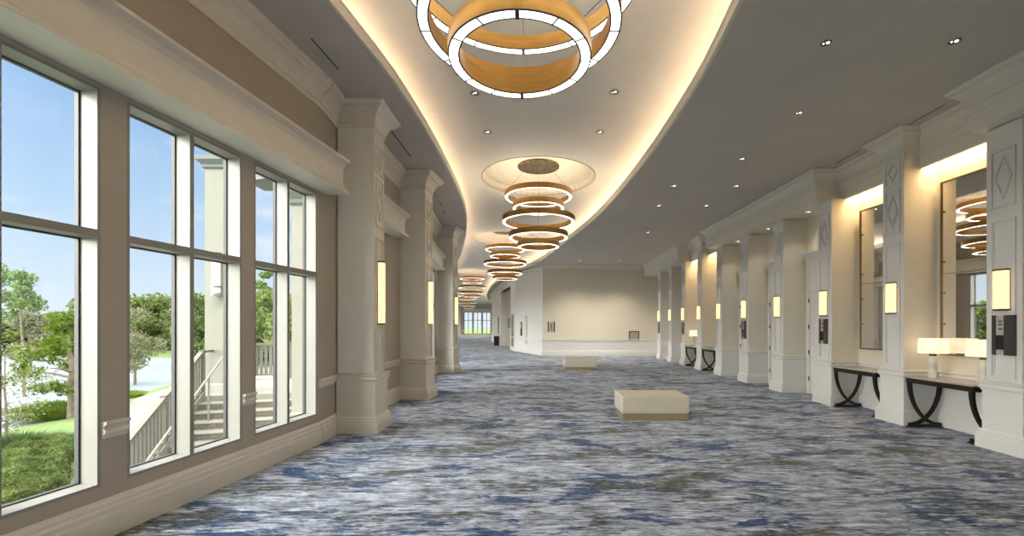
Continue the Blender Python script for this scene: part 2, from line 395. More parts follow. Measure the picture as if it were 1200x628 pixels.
def wall_holes(mb, L, v0, v1, z0, z1, holes):
    """local: x = outward v, y = along u"""
    u = 0
    for a, b, h0, h1 in sorted(holes):
        if a > u: mb.box(v0, v1, u, a, z0, z1)
        mb.box(v0, v1, a, b, z0, h0); mb.box(v0, v1, a, b, h1, z1); u = b
    if L > u: mb.box(v0, v1, u, L, z0, z1)

CROWN = [(0,-.36),(.02,-.36),(.02,-.30),(.035,-.285),(.045,-.23),(.075,-.17),(.13,-.115),(.165,-.10),(.165,-.065),(.195,-.05),(.215,-.03),(.215,0),(0,0)]
def crown(z, k=1): return [(d*k, z+dz*k) for d, dz in CROWN]
BASE = [(0,0),(.05,0),(.05,.17),(.042,.185),(.042,.225),(.03,.24),(.03,.265),(.018,.285),(.012,.30),(0,.30)]
RAIL = [(0,.77),(.012,.77),(.018,.80),(.035,.812),(.035,.835),(.022,.845),(.022,.865),(.045,.88),(.045,.90),(0,.90)]
PELM = [(0,3.52),(.34,3.52),(.34,3.55),(.31,3.575),(.275,3.61),(.255,3.66),(.25,3.72),(.25,3.82),(.26,3.88),(.29,3.93),(.335,3.955),(.355,3.965),(.355,3.995),(0,3.995)]
SILL, HEAD, TRZ = .40, 3.483, 2.355
winc = [0]
def window(T, a, b, detail=True):
    winc[0] += 1
    r = sroot('window_%d' % winc[0]); D = .185
    f = MB(); f.T = T
    for x0,x1,y0,y1,z0,z1 in ((-D,0,a,a+.022,SILL,HEAD),(-D,0,b-.022,b,SILL,HEAD),(-D,0,a,b,SILL,SILL+.025),(-D,0,a,b,HEAD-.025,HEAD)): f.box(x0,x1,y0,y1,z0,z1)
    fo = f.build('window_frame', M['frame'], r)
    c = (a+b)/2
    f = MB(); f.T = T; f.box(-D,-.004,c-.022,c+.022,SILL+.025,HEAD-.025); f.build('mullion', M['frame'], r)
    f = MB(); f.T = T; f.box(-D,.0,a+.022,b-.022,TRZ-.03,TRZ+.03); f.build('transom', M['frame'], r)
    for (u0,u1) in ((a+.022,c-.022),(c+.022,b-.022)):
        for (z0,z1) in ((SILL+.025,TRZ-.03),(TRZ+.03,HEAD-.025)):
            g = MB(); g.T = T; g.box(-D+.012,-D+.018,u0,u1,z0,z1); p = g.build('pane', M['glass'], r)
            g = MB(); g.T = T
            for q in ((u0,u0+.012,z0,z1),(u1-.012,u1,z0,z1),(u0,u1,z0,z0+.010),(u0,u1,z1-.010,z1)): g.box(-D-.004,-D+.032,q[0],q[1],q[2],q[3])
            g.build('gasket', M['gasket'], p)
    return r
def bayT(P0, P1):
    d = Vector((P1[0]-P0[0], P1[1]-P0[1])); a = math.atan2(d.y, d.x)-PI/2
    return Matrix.Translation((P0[0],P0[1],0)) @ Matrix.Rotation(a, 4, 'Z'), d.length
bayinfo = []
def bay(i, P0, P1, units, pel, railsegs):
    T, L = bayT(P0, P1)
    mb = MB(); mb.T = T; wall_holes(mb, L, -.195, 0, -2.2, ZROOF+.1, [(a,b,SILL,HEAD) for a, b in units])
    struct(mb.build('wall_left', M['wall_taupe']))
    for a, b in units: window(T, a, b)
    mb = MB(); mb.T = T; mb.sweep(BASE, [(0,0),(0,L)]); struct(mb.build('baseboard_left', M['trim']))
    mb = MB(); mb.T = T; mb.sweep(crown(ZL), [(0,0),(0,L)]); struct(mb.build('trim_%d' % (20+i), M['trim']))
    if railsegs:
        mb = MB(); mb.T = T
        for a, b in railsegs: mb.sweep(RAIL, [(0,a),(0,b)])
        struct(mb.build('trim_%d' % (40+i), M['trim']))
    if pel:
        mb = MB(); mb.T = T; mb.sweep(PELM, [(0,pel[0]),(0,pel[1])])
        tag(mb.build('window_pelmet', M['trim']), pel[2], 'pelmet', None if i < 4 else 'pelmets over the far windows')
k = math.sqrt(1+.124**2)
u = lambda y: (y+8)*k
units0 = [(u(-7.5),u(-6.35)),(u(-6.15),u(-5.0)),(u(-4.8),u(-3.65)),(u(-2.0),u(-.85)),(u(-.66),u(.48)),(u(2.17),u(3.33)),(u(3.52),u(4.68)),(u(4.857),u(5.97))]  # leading units are unseen, added behind the camera to let in more light
KN = (wl(6.02), 6.02)
bay(0, LW[0], KN, units0, (u(1.75),u(6.2),'long moulded box pelmet over the nearest tall windows on the left'), [(u(3.335),u(3.515)),(u(4.685),u(4.852)),(u(1.5),u(2.165))])
bay(9, KN, LW[1], [], None, [(0,.6)])
bay(1, LW[1], LW[2], [(.95,2.05)], (.75,2.6,'short moulded box pelmet between the first and second left columns'), [(.5,.94),(2.06,3.0)])
def three(L, w=1.16, g=.18):
    s = (L+.55-3*w-2*g)/2; return [(s+i*(w+g), s+i*(w+g)+w) for i in range(3)]
for i in range(2, len(LW)-1):
    P0, P1 = LW[i], LW[i+1]; L = math.dist(P0, P1); un = three(L) if L > 5 else ([(1.0,2.2),(2.4,3.6)] if L > 4 else [])
    far = {2:'moulded box pelmet between the second and third left columns', 3:'moulded box pelmet seen only reflected in the near mirror'}.get(i, 'moulded box pelmet over distant hall windows')
    bay(i, P0, P1, un, (un[0][0]-.25, un[-1][1]+.25, far) if un else None, [(.55, un[0][0]-.01)] if un else None)

# ------------------------------------------------------------ columns
def frame_rect(mb, x, y0, y1, z0, z1, w=.022, t=.02):
    for q in ((y0,y0+w,z0,z1),(y1-w,y1,z0,z1),(y0+w,y1-w,z0,z0+w),(y0+w,y1-w,z1-w,z1)): mb.box(x, x+t, *q)
def diamond(mb, x, zc, hw, hh):
    a = [(x+.008, -hw, zc), (x+.008, 0, zc+hh), (x+.008, hw, zc), (x+.008, 0, zc-hh)]
    for i in range(4): mb.bar(a[i], a[(i+1) % 4], .024, .034, up=(1,0,0))
    b = [(x+.004, -hw*.55, zc), (x+.004, 0, zc+hh*.55), (x+.004, hw*.55, zc), (x+.004, 0, zc-hh*.55)]
    mb.add([(x+.006, p[1], p[2]) for p in b], [(0,1,2,3)])
def column(label, loc, rot, H, crownz=None, left=False, D=.55, W=.46, group=None, diamonds=2, longz=(.96,3.03), mat=None, simple=False, kind='wall pilaster'):
    r = thing('column', label, 'column', loc, rot, group)
    mt = mat or M['column_left' if left else 'column']; y = W/2
    mb = MB(); mb.box(0, D, -y, y, .85, H); mb.build('shaft', mt, r)
    e = .045 if left else .032
    U = [(0,-y-e),(D+e,-y-e),(D+e,y+e),(0,y+e)]
    mb = MB(); mb.box(0, D+e, -y-e, y+e, 0, .86); mb.build('dado_block', M['trim'] if left else M['white'], r)
    mb = MB(); mb.sweep([(d,z*.85) for d, z in BASE], U); mb.build('base_moulding', M['trim'] if left else M['white'], r)
    mb = MB(); mb.sweep([(0,.78),(.01,.78),(.012,.80),(.028,.812),(.028,.835),(.016,.845),(.016,.862),(.034,.88),(.034,.895),(-.045,.91),(-.045,.78)], U); mb.build('chair_rail', M['trim'] if left else M['white'], r)
    if crownz:
        mb = MB(); mb.sweep(crown(crownz), [(0,-y),(D,-y),(D,y),(0,y)]); mb.build('crown_moulding', M['trim'], r)
    if not simple:
        w = W*.35
        fm = M['trim'] if left else M['white']
        mb = MB(); mb.box(D, D+.006, -y+.002, y-.002, .92, H-(.4 if crownz else .02)); mb.build('face_panel', fm, r)
        x = D+.006
        if diamonds == 2:
            mb = MB(); frame_rect(mb, x, -w, w, 4.03, 4.47); diamond(mb, x, 4.25, w*.62, .15); mb.build('square_diamond_panel', fm, r)
        mb = MB(); frame_rect(mb, x, -w, w, 3.20, 3.95); diamond(mb, x, 3.575, w*.66, .27); mb.build('tall_diamond_panel', fm, r)
        mb = MB(); frame_rect(mb, x, -w, w, longz[0], longz[1]); frame_rect(mb, x, -w+.035, w-.035, longz[0]+.035, longz[1]-.035, .01, .008); mb.build('long_panel', fm, r)
    return r
def make_sconce(h, w, dpt, label, loc, rot, group=None):
    r = thing('wall_sconce', label, 'wall sconce', loc, rot, group)   # loc = bottom centre on face
    mb = MB()
    pr = [(.012,-w/2),(dpt*.62,-w/2),(dpt*.9,-w*.36),(dpt,-w*.12),(dpt,w*.12),(dpt*.9,w*.36),(dpt*.62,w/2),(.012,w/2)]
    mb.prism(pr, .02, h-.02); mb.build('alabaster_diffuser', M['sconce'], r)
    mb = MB(); mb.box(0,.012,-w/2-.004,w/2+.004,0,h); mb.build('back_plate', M['brass'], r)
    for z in (0, h-.022):
        mb = MB(); mb.prism([(a*1.03, b*1.04) for a, b in pr], z, z+.022); mb.build('end_cap', M['bronze'], r)
    return r
make_left = [((-3.05,6.86),.0,'first left column, beside the nearest tall windows'),((-3.02,9.90),-.12,'second left column, between the first and third on the window side'),((-3.42,15.35),-.2,'third left column, where the window side bends away')]
for j, (p, a, lb) in enumerate(make_left):
    D = (.55, .58, .58)[j]
    column('cream panelled '+lb, (p[0],p[1],0), a, ZL-.01, ZL-.002, left=True, D=D, W=.46)
    sc = Matrix.Rotation(a, 3, 'Z') @ Vector((D+.006, 0, 0))
    make_sconce(1.0, .16, .085, 'tall glowing alabaster sconce on the '+('first (nearest)','second','third')[j]+' left column', (p[0]+sc.x, p[1]+sc.y, 1.66), a)
for i in range(4, 15):
    P = LW[i]; P0 = LW[i-1]; P1 = LW[min(i+1, 14)]
    a = math.atan2(P1[1]-P0[1], P1[0]-P0[0])-PI/2
    if i >= 12 or i <= 5:
        column('distant column between windows at the far curve of the hall' if i >= 12 else 'column on window side hidden past third column, seen in the mirror', (P[0],P[1],0), a, ZL-.06, None, left=True, D=.5, W=.5, simple=True, group='far hall columns' if i >= 12 else 'mirrored columns')
# slim piers between far window units
# right-hand row
FAR = [5.86+1.74*q for q in range(10)]
XF = 6.65
names = ['nearest right-hand pilaster at the photo\'s edge carrying a room sign', 'right-hand pilaster between the two nearest console tables', 'right-hand pilaster with a room sign, just beyond the second console table',
 'right-hand pilaster, first of the plain ones past the second console table', 'right-hand pilaster with a room sign in the middle of the row', 'right-hand pilaster just before the far pair of console tables',
 'right-hand pilaster between the two far console tables', 'right-hand pilaster with sign just past the far console tables', 'right-hand pilaster, last but one before the end wall', 'right-hand pilaster nearest the end wall, with a sign']
sconces = None
for q, yf in enumerate(FAR):
    full = q in (1, 6)
    column('white panelled '+names[q], (XF, yf-.245, 0), PI, (ZR-.01) if full else 4.26, (ZR-.002) if full else None, D=.55, W=.43, diamonds=2 if full else 1)
    lb = 'short glowing alabaster sconce on the '+names[q]
    lb = ['short glowing sconce above the room sign at the right photo edge','glowing sconce on the pilaster between the nearest console tables','glowing sconce above the sign beyond the second console table',
          'glowing sconce on first plain right-hand pilaster past the second console table','glowing sconce above the mid-row sign on the right','glowing sconce on the pilaster just before the far console tables',
          'glowing sconce on the pilaster between the far console tables','glowing sconce above the sign just past the far tables','glowing sconce on last but one right-hand pilaster','glowing sconce above the sign nearest the end wall'][q]
    loc = (XF-.556, yf-.245, 1.84)
    if sconces is None: sconces = make_sconce(.54, .165, .09, lb, loc, PI)
    else: dup(sconces, loc, PI, lb)

# ------------------------------------------------------------ right side shell
mb = MB(); mb.box(XF, XF+.3, -8, 23.6, 0, ZROOF); struct(mb.build('wall_right', M['wall_cream']))
mb = MB(); mb.box(wl(-8)-.3, 7, -8.3, -8, 0, ZROOF); struct(mb.build('wall_back', M['wall_cream']))
mb = MB(); mb.box(.36, XF, 23.3, 23.6, 0, ZROOF); struct(mb.build('wall_far', M['wall_cream']))
mb = MB(); mb.box(.37, XF, 23.285, 23.3, 0, .80); struct(mb.build('trim_60', M['white']))
mb = MB(); mb.sweep(BASE, [(.36,23.285),(XF,23.285)]); struct(mb.build('baseboard_far', M['white']))
mb = MB(); mb.sweep(RAIL, [(.36,23.29),(XF,23.29)]); struct(mb.build('trim_61', M['white']))
mb = MB(); mb.sweep(crown(ZR,.55), [(.36,23.3),(5.8,23.3)]); struct(mb.build('trim_62', M['trim']))
BEAMS = [(-8,5.87),(9.05,14.8),(17.8,23.3)]
for i, (a, b) in enumerate(BEAMS):
    mb = MB(); mb.box(5.87, XF, a, b, 4.27, ZR); struct(mb.build('trim_%d' % (63+i), M['trim']))
    p = [(XF,b),(5.87,b),(5.87,a),(XF,a)]
    if i == 2: p = p[1:]
    if i == 0: p = p[:3]
    mb = MB(); mb.sweep(crown(ZR,.8), p); mb.sweep([(0,4.48),(.012,4.48),(.012,4.50),(0,4.50)], p); struct(mb.build('trim_%d' % (66+i), M['trim']))
Wy = .2
for i, (a, b) in enumerate([(5.87, FAR[1]-.445),(FAR[1]-.045, 9.05),(14.8, FAR[6]-.445),(FAR[6]-.045, 17.8)]):
    mb = MB(); mb.box(6.35, 6.39, a, b, 4.24, ZR); mb.box(6.338,6.35,a,b,4.46,ZR); struct(mb.build('trim_%d' % (70+i), M['trim']))
    mb = MB(); mb.sweep(crown(ZR,.8), [(6.338,b),(6.338,a)]); struct(mb.build('trim_%d' % (75+i), M['trim']))
    mb = MB(); mb.box(6.44, 6.56, a+.05, b-.05, 4.50, 4.53)
    tag(mb.build('niche_light_strip', M['niche_led']), 'warm light strip behind the fascia over the '+['nearest','second','third','farthest'][i]+' console table niche', 'light strip')
mb = MB(); mb.box(6.39, XF, 5.87, 9.05, 4.56, 4.60); mb.box(6.39, XF, 14.8, 17.8, 4.56, 4.60); struct(mb.build('trim_80', M['tray']))
mb = MB()
for q in range(9):
    a, b = FAR[q]+.05, FAR[q+1]-.54
    if q in (0,1,5,6): mb.box(XF-.012, XF, a-.1, b+.1, 0, .80); mb.sweep(BASE, [(XF-.012,b),(XF-.012,a)]); mb.sweep(RAIL, [(XF-.012,b),(XF-.012,a)])
struct(mb.build('trim_81', M['white']))
# doors in the bays
dn = [0]
def door(y0, y1):
    dn[0] += 1; r = sroot('door_%d' % dn[0])
    mb = MB(); mb.box(XF-.035, XF-.001, y0, y1, .01, 2.45)
    for a, b, c, d in ((y0+.12,y1-.12,.25,.95),(y0+.12,y1-.12,1.15,2.3)):
        for z0,z1,w0,w1 in ((c,c+.02,a,b),(d-.02,d,a,b),(c,d,a,a+.02),(c,d,b-.02,b)): mb.box(XF-.043, XF-.035, w0, w1, z0, z1)
    mb.build('door_leaf', M['white'], r)
    mb = MB()
    for a, b in ((y0-.11,y0-.005),(y1+.005,y1+.11)): mb.box(XF-.06, XF-.001, a, b, 0, 3.2)
    mb.box(XF-.05, XF-.001, y0-.005, y1+.005, 2.46, 3.2); mb.build('door_casing', M['white'], r)
    mb = MB(); mb.sweep([(0,3.2),(.06,3.2),(.075,3.25),(.075,3.28),(.11,3.34),(.16,3.37),(.16,3.41),(0,3.41)], [(XF-.001,y1+.13),(XF-.001,y0-.13)]); mb.build('door_cornice', M['white'], r)
    for z in (.37,1.0,1.61,2.24):
        mb = MB(); mb.cyl(XF-.075, y1-.002, z-.05, z+.05, .014, 8); mb.build('hinge', M['bronze'], r)
    mb = MB(); mb.bar((XF-.09,y0+.08,.95),(XF-.09,y0+.08,1.3),.02); mb.bar((XF-.09,y0+.08,.98),(XF-.036,y0+.08,.98),.015); mb.bar((XF-.09,y0+.08,1.27),(XF-.036,y0+.08,1.27),.015); mb.build('door_handle', M['bronze'], r)
for q in (2,3,4,7,8):
    c = (FAR[q]+FAR[q+1]-.49)/2; door(c-.42, c+.42)

# inner white wall beyond the end wall corner
def iseg(a, b, z0, z1, name='wall_inner', mat='white', t=.28):
    T, L = bayT(b, a)   # walk back towards camera so room side is local +x ... (left of the wall)
    mb = MB(); mb.T = T; mb.box(-t, 0, 0, L, z0, z1); return struct(mb.build(name, M[mat]))
for i in range(len(INNER)-1):
    a, b = INNER[i], INNER[i+1]
    if i == 2:
        iseg(a, b, 4.3, ZROOF, name='trim_90'); continue
    iseg(a, b, 0, ZROOF)
    T, L = bayT(b, a)
    mb = MB(); mb.T = T; mb.sweep(BASE, [(0,0),(0,L)]); mb.sweep(RAIL, [(0,0),(0,L)]); struct(mb.build('baseboard_right', M['white']))
pp = [INNER[i] for i in range(7)][::-1]
mb = MB(); mb.sweep(crown(ZR,.7), pp); struct(mb.build('trim_91', M['trim']))
# recess of the hall opening
T, L = bayT(INNER[3], INNER[2])
mb = MB(); mb.T = T; mb.box(-1.9,-1.75,-.1,L+.1,0,4.6); mb.box(-1.9,-.28,-.12,0,0,4.6); mb.box(-1.9,-.28,L,L+.12,0,4.6); mb.box(-1.9,-.0,0,L,4.3,4.4)
struct(mb.build('wall_recess', M['wall_cream']))
mb = MB(); mb.T = T; mb.box(-.45,-.43,0,L,0,4.3); struct(mb.build('wall_recess_panel', M['wall_taupe']))
rs = thing('wall_sign', 'small dark framed sign inside the far tall wall opening', 'sign')
mb = MB(); mb.T = T; mb.box(-.43,-.40,1.0,2.6,1.45,2.15); mb.build('sign_frame', M['signdark'], rs)
mb = MB(); mb.T = T; mb.box(-.40,-.39,1.12,1.7,1.52,2.08); mb.box(-.40,-.39,1.85,2.48,1.52,2.08); mb.build('sign_panel', M['graydoor'], rs)
T, L = bayT(INNER[2], INNER[1])
mb = MB(); mb.T = T; mb.box(.001,.03,.5,1.55,0,2.36); r = struct(mb.build('door_6', M['graydoor']))
mb = MB(); mb.T = T; mb.box(.001,.05,.42,.5,0,2.44); mb.box(.001,.05,1.55,1.63,0,2.44); mb.box(.001,.05,.5,1.55,2.36,2.44); mb.build('door_casing', M['white'], r)
mb = MB(); mb.T = T; mb.cyl(.07,1.42,.95,1.15,.02,8); mb.build('door_handle', M['bronze'], r)
T, L = bayT(INNER[1], INNER[0])
t = thing('wall_sign', 'slim dark restroom sign panel on the angled white wall', 'sign')
mb = MB(); mb.T = T; mb.box(.0,.03,1.05,1.35,1.0,1.85); mb.build('sign_plate', M['signdark'], t)
mb = MB(); mb.T = T; mb.box(.03,.036,1.09,1.31,1.45,1.78); mb.build('sign_face', M['signlight'], t)
t = thing('wall_panel', 'tall pale framed panel on angled white wall beside the slim sign', 'wall panel')
mb = MB(); mb.T = T; mb.box(0,.03,1.75,2.15,.55,2.2); mb.build('panel_frame', M['signlight'], t)
mb = MB(); mb.T = T; mb.box(.03,.035,1.80,2.10,.62,2.13); mb.build('panel_face', M['wall_cream'], t)
t = thing('waste_bin', 'dark square waste bin by the far inner wall past the opening', 'bin', (-3.22,35.2,0), .2)
mb = MB(); mb.box(-.2,.2,-.2,.2,0,.66); mb.build('bin_body', M['espresso'], t, bevel=.01)
mb = MB(); mb.box(-.21,.21,-.21,.21,.66,.76); mb.box(-.1,.1,-.22,-.21,.69,.74); mb.build('bin_lid', M['bronze'], t)
t = thing('wall_sign', 'dark vertical sign strip on the inner wall above the waste bin', 'sign')
T, L = bayT(INNER[5], INNER[4])
mb = MB(); mb.T = T; mb.box(0,.06,L-1.2,L-.75,.95,2.35); mb.build('sign_strip', M['graydoor'], t)

# ------------------------------------------------------------ signs
def room_sign(label, y):
    r = thing('room_sign', label, 'room sign', (XF-.556, y, 1.26), PI, 'room signs on the right pilasters')
    mb = MB(); mb.box(0,.035,-.135,-.09,0,.52); mb.build('side_bar', M['signdark'], r)     # far bar? local -y = world +y
    mb = MB(); mb.box(0,.045,.02,.135,0,.52); mb.build('side_bar', M['signdark'], r)
    mb = MB(); mb.box(0,.025,-.09,.02,.005,.515); mb.build('name_panel', M['signlight'], r)
    mb = MB(); mb.box(.025,.032,-.085,.01,.07,.26); mb.build('display_screen', M['screen'], r)
    for z, w in ((.44,.045),(.40,.05),(.34,.052)):
        mb = MB(); 
        for k in range(4): mb.box(.025,.028,-.035-w/2+k*w/4+.001,-.035-w/2+(k+1)*w/4-.003,z-.010,z+.010)
        mb.build('lettering', M['signdark'], r)
    # flip so that the narrow bar is away from camera
    return r
rsn = room_sign('dark room sign on the nearest right-hand pilaster', FAR[0]-.245-.02)
for q, lb in ((2,'dark room sign on pilaster beyond the second console table'),(4,'dark room sign mid-row on the right, among the door pilasters'),(7,'dark room sign just past the far console tables'),(9,'dark room sign on pilaster nearest the end wall')):
    dup(rsn, (XF-.556, FAR[q]-.245, 1.26), PI, lb)
t = thing('restroom_sign', 'small restroom sign of dark bars and grey panel on the end wall left side', 'sign', (.83,23.27,1.28))
mb = MB(); mb.box(-.19,-.13,0,.025,0,.56); mb.build('sign_bar', M['signdark'], t)
mb = MB(); mb.box(.13,.19,0,.025,0,.56); mb.build('sign_bar', M['signdark'], t)
mb = MB(); mb.box(-.08,.08,.005,.025,.03,.53); mb.build('sign_plate', M['signlight'], t)
mb = MB()
mb.box(-.05,-.01,-.002,.005,.12,.16); mb.box(.01,.05,-.002,.005,.12,.16)
for sx in (-.03,.03): mb.box(sx-.014,sx+.014,-.002,.005,.26,.40); mb.box(sx-.01,sx+.01,-.002,.005,.42,.455); mb.box(sx-.012,sx-.003,-.002,.005,.18,.26); mb.box(sx+.003,sx+.012,-.002,.005,.18,.26)
mb.build('pictogram', M['signdark'], t)
for o_ in t.children: o_.location.y = -.0
t = thing('picture_frame', 'square thin brown picture frame low on the end wall', 'picture frame', (5.30,23.27,.78+.02))
mb = MB()
for q in ((-.28,.28,0,.05),(-.28,.28,.48,.53),(-.28,-.23,.05,.48),(.23,.28,.05,.48)): mb.box(q[0],q[1],-.01,.02,q[2],q[3])
mb.build('frame', M['bronze'], t)
mb = MB(); mb.box(-.23,.23,.0,.018,.05,.48); mb.build('print', pbr('beige_print', (.42,.36,.28), .5, var=.2, nscale=12), t)

# ------------------------------------------------------------ mirrors, tables, lamps
def mirror(label, yc):
    r = thing('wall_mirror', label, 'mirror', (XF-.03, yc, 1.17), PI+.055)
    mb = MB(); mb.box(.02,.03,-.48,.48,.02,2.77); mb.build('mirror_glass', M['mirror'], r)
    mb = MB()
    for q in ((-.5,.5,0,.022),(-.5,.5,2.768,2.79),(-.5,-.478,.022,2.768),(.478,.5,.022,2.768)): mb.box(0,.045,*q)
    mb.build('mirror_frame', M['frame_bronze'], r)
    mb = MB(); mb.box(.03,.033,-.47,.47,1.30,1.306); mb.build('joint_line', M['black'], r)
    for y in (-.47,.47):
        for z in (.5,1.0,1.5,2.3):
            mb = MB(); mb.box(.03,.058,y-.02,y+.02,z-.015,z+.015); mb.build('clip', M['frame_bronze'], r)
    return r
bayc = lambda q: (FAR[q]+FAR[q+1]-.49)/2
mr = mirror('tall brass-framed wall mirror above the nearest console table with lamps', bayc(0))
dup(mr, (XF-.03, bayc(1), 1.17), PI+.055, 'tall brass-framed wall mirror above the second console table')

def table(label, yc):
    r = thing('console_table', label, 'console table', (6.60, yc, 0), PI)
    # local +x toward corridor: 0 .. .55
    mb = MB(); mb.box(0,.56,-.55,.55,.795,.82); mb.build('table_top', M['stone'], r, bevel=.004)
    mb = MB(); mb.box(.01,.55,-.54,.54,.72,.795); mb.build('apron', M['espresso'], r, bevel=.003)
    for ye in (-.50,.50):
        for s in (0,1):
            pts = []
            for k in range(13):
                a = k/12*PI/2
                x = (1-math.cos(a))*.50; z = .72-.68*math.sin(a)
                pts.append((x, z))
            mb = MB()
            w = [.052-.014*math.sin(k/12*PI) for k in range(13)]
            vs = []; 
            for k, (x, z) in enumerate(pts):
                a = k/12*PI/2; nx, nz = -math.cos(a), -math.sin(a)
                for d in (-w[k]/2, w[k]/2):
                    xx = x+.035+nx*d; zz = max(0.012, z+nz*d)
                    if s: xx = .56-xx
                    vs += [(xx, ye-.025, zz), (xx, ye+.025, zz)]
            fs = []
            for k in range(12):
                o = 4*k; fs += [(o,o+4,o+5,o+1),(o+2,o+3,o+7,o+6),(o,o+2,o+6,o+4),(o+1,o+5,o+7,o+3)]
            fs += [(0,1,3,2),(48,50,51,49)]
            mb.add(vs, fs); mb.build('leg', M['espresso'], r)
        mb = MB(); mb.add([(.0,ye-.05,0),(.56,ye-.05,0),(.56,ye+.05,0),(.0,ye+.05,0),(.08,ye-.04,.035),(.48,ye-.04,.035),(.48,ye+.04,.035),(.08,ye+.04,.035)],[(0,3,2,1),(4,5,6,7),(0,1,5,4),(1,2,6,5),(2,3,7,6),(3,0,4,7)])
        mb.build('foot', M['espresso'], r)
    return r
tb0 = table('dark crossed-leg console table holding two lamps, nearest on the right', bayc(0)+.02)
dup(tb0, (6.60, bayc(1), 0), PI, 'dark crossed-leg console table with empty top below the second mirror')
dup(tb0, (6.60, bayc(5), 0), PI, 'dark crossed-leg console table, third from camera, in far niche without lamp in view')
dup(tb0, (6.60, bayc(6), 0), PI, 'dark crossed-leg console table farthest away, holding one lamp')
def lamp(label, x, y):
    r = thing('table_lamp', label, 'table lamp', (x, y, .82), PI)
    mb = MB(); mb.lathe([(.001,0),(.062,0),(.062,.018),(.055,.02),(.055,.34),(.001,.34)], n=28); mb.build('marble_base', M['marble'], r, smooth=False)
    mb = MB(); mb.lathe([(.001,.34),(.045,.34),(.045,.385),(.02,.39),(.02,.42),(.001,.42)], n=20); mb.build('lamp_neck', M['bronze'], r)
    mb = MB(); mb.lathe([(.19,.385),(.178,.62),(.174,.62),(.186,.385)], n=40, closedprof=True); mb.lathe([(.001,.60),(.176,.60)], n=40); mb.build('lamp_shade', M['shade'], r, smooth=False, fixn=False)
    return r
lp = lamp('glowing drum-shade lamp at the far end of the nearest console table', 6.32, 6.86)
dup(lp, (6.34, 6.10, .82), PI, 'glowing drum-shade lamp half hidden by the nearest right-hand pilaster')
dup(lp, (6.32, bayc(6)+.28, .82), PI, 'small glowing drum-shade lamp on the farthest console table')

# ------------------------------------------------------------ ottomans
def ottoman(label, x0, x1, y0, y1):
    r = thing('ottoman', label, 'ottoman', ((x0+x1)/2, (y0+y1)/2, 0)); w = (x1-x0)/2; d = (y1-y0)/2
    mb = MB(); mb.box(-w,w,-d,d,.115,.42); mb.build('cushion', M['leather'], r, bevel=.022)
    mb = MB(); mb.sweep([(0,.395),(.006,.393),(.007,.398),(.0,.402)], [(-w,-d),(-w,d),(w,d),(w,-d)][::-1], closed=True); mb.build('piping', M['leather'], r)
    mb = MB(); mb.box(-w+.02,w-.012,-d+.02,d-.012,0,.118); mb.build('plinth', M['brassbase'], r, bevel=.003)
    return r
ottoman('cream leather ottoman on brass plinth, the nearer of two', 1.49, 2.66, 7.46, 8.2)
ottoman('cream leather ottoman on brass plinth, the farther one near end wall', 1.03, 2.19, 15.7, 16.5)

# ------------------------------------------------------------ chandeliers
RINGS = [(.86,4.90),(.66,4.62),(.925,4.27),(.755,3.87),(.535,3.64)]
def chandelier(label, cx, cy):
    r = thing('chandelier', label, 'chandelier', (cx, cy, 3.64), 0, 'tiered ring chandeliers')
    zb = 3.64
    for R, z in RINGS:
        z -= zb; w = .085; h = .13
        mb = MB(); mb.lathe([(R,z+.004),(R,z+h),(R-.012,z+h),(R-.012,z+.02),(R-w+.012,z+.02),(R-w+.012,z+h),(R-w,z+h),(R-w,z+.004)], n=96, closedprof=True)
        ro = mb.build('ring', M['brass'], r)
        mb = MB(); mb.lathe([(R-.009,z+.001),(R-.009,z+.01),(R-w+.009,z+.01),(R-w+.009,z+.001)], n=96, closedprof=True); mb.build('ring_diffuser', M['diff'], ro)
        mb = MB(); mb.lathe([(R-.02,z+h-.02),(R-.02,z+h-.016),(R-w+.02,z+h-.016),(R-w+.02,z+h-.02)], n=96, closedprof=True); mb.build('added_uplight_strip', M['added_uplight'], ro)  # unseen glowing strip added on the ring top to brighten tray and dome
        mb = MB()
        mb.lathe([(R+.001,z),(R+.001,z+.006),(R-.011,z+.006),(R-.011,z)], n=96, closedprof=True); mb.lathe([(R-w+.011,z),(R-w+.011,z+.006),(R-w-.001,z+.006),(R-w-.001,z)], n=96, closedprof=True)
        nseg = 12
        for kx in range(nseg):
            a = PI/2+2*PI*kx/nseg; wd = .028 if kx % 6 == 0 else .011
            c, s = math.cos(a), math.sin(a)
            mb.bar(((R-w-.001)*c,(R-w-.001)*s,z),((R+.001)*c,(R+.001)*s,z), wd, .008)
        mb.build('ring_seams', M['black'], ro)
    for kx in range(3):
        a = PI/2+2*PI*kx/3
        mb = MB(); c, s = math.cos(a), math.sin(a)
        pts = [(R*.96*c*(1), R*.96*s, z-zb+.13) for R, z in RINGS]
        mb.tube([(.3*c,.3*s,ZT+.26-zb)]+[(( .815)*c,.815*s,4.90+.13-zb)], .003, 5)
        for (R0,z0),(R1,z1) in zip(RINGS, RINGS[1:]): mb.tube([((R0-.045)*c,(R0-.045)*s,z0-zb+.02),((R1-.045)*c,(R1-.045)*s,z1-zb+.13)], .003, 5)
        mb.build('cable', M['bronze'], r)
    mb = MB(); mb.lathe([(.001,ZT+.265-zb),(.48,ZT+.265-zb),(.53,ZT+.28-zb),(.53,ZT+.298-zb),(.001,ZT+.298-zb)], n=48); mb.build('ceiling_canopy', M['medal'], r)
    return r
c0 = chandelier('nearest tiered brass ring chandelier, cut off by the photo top', *CH[0])
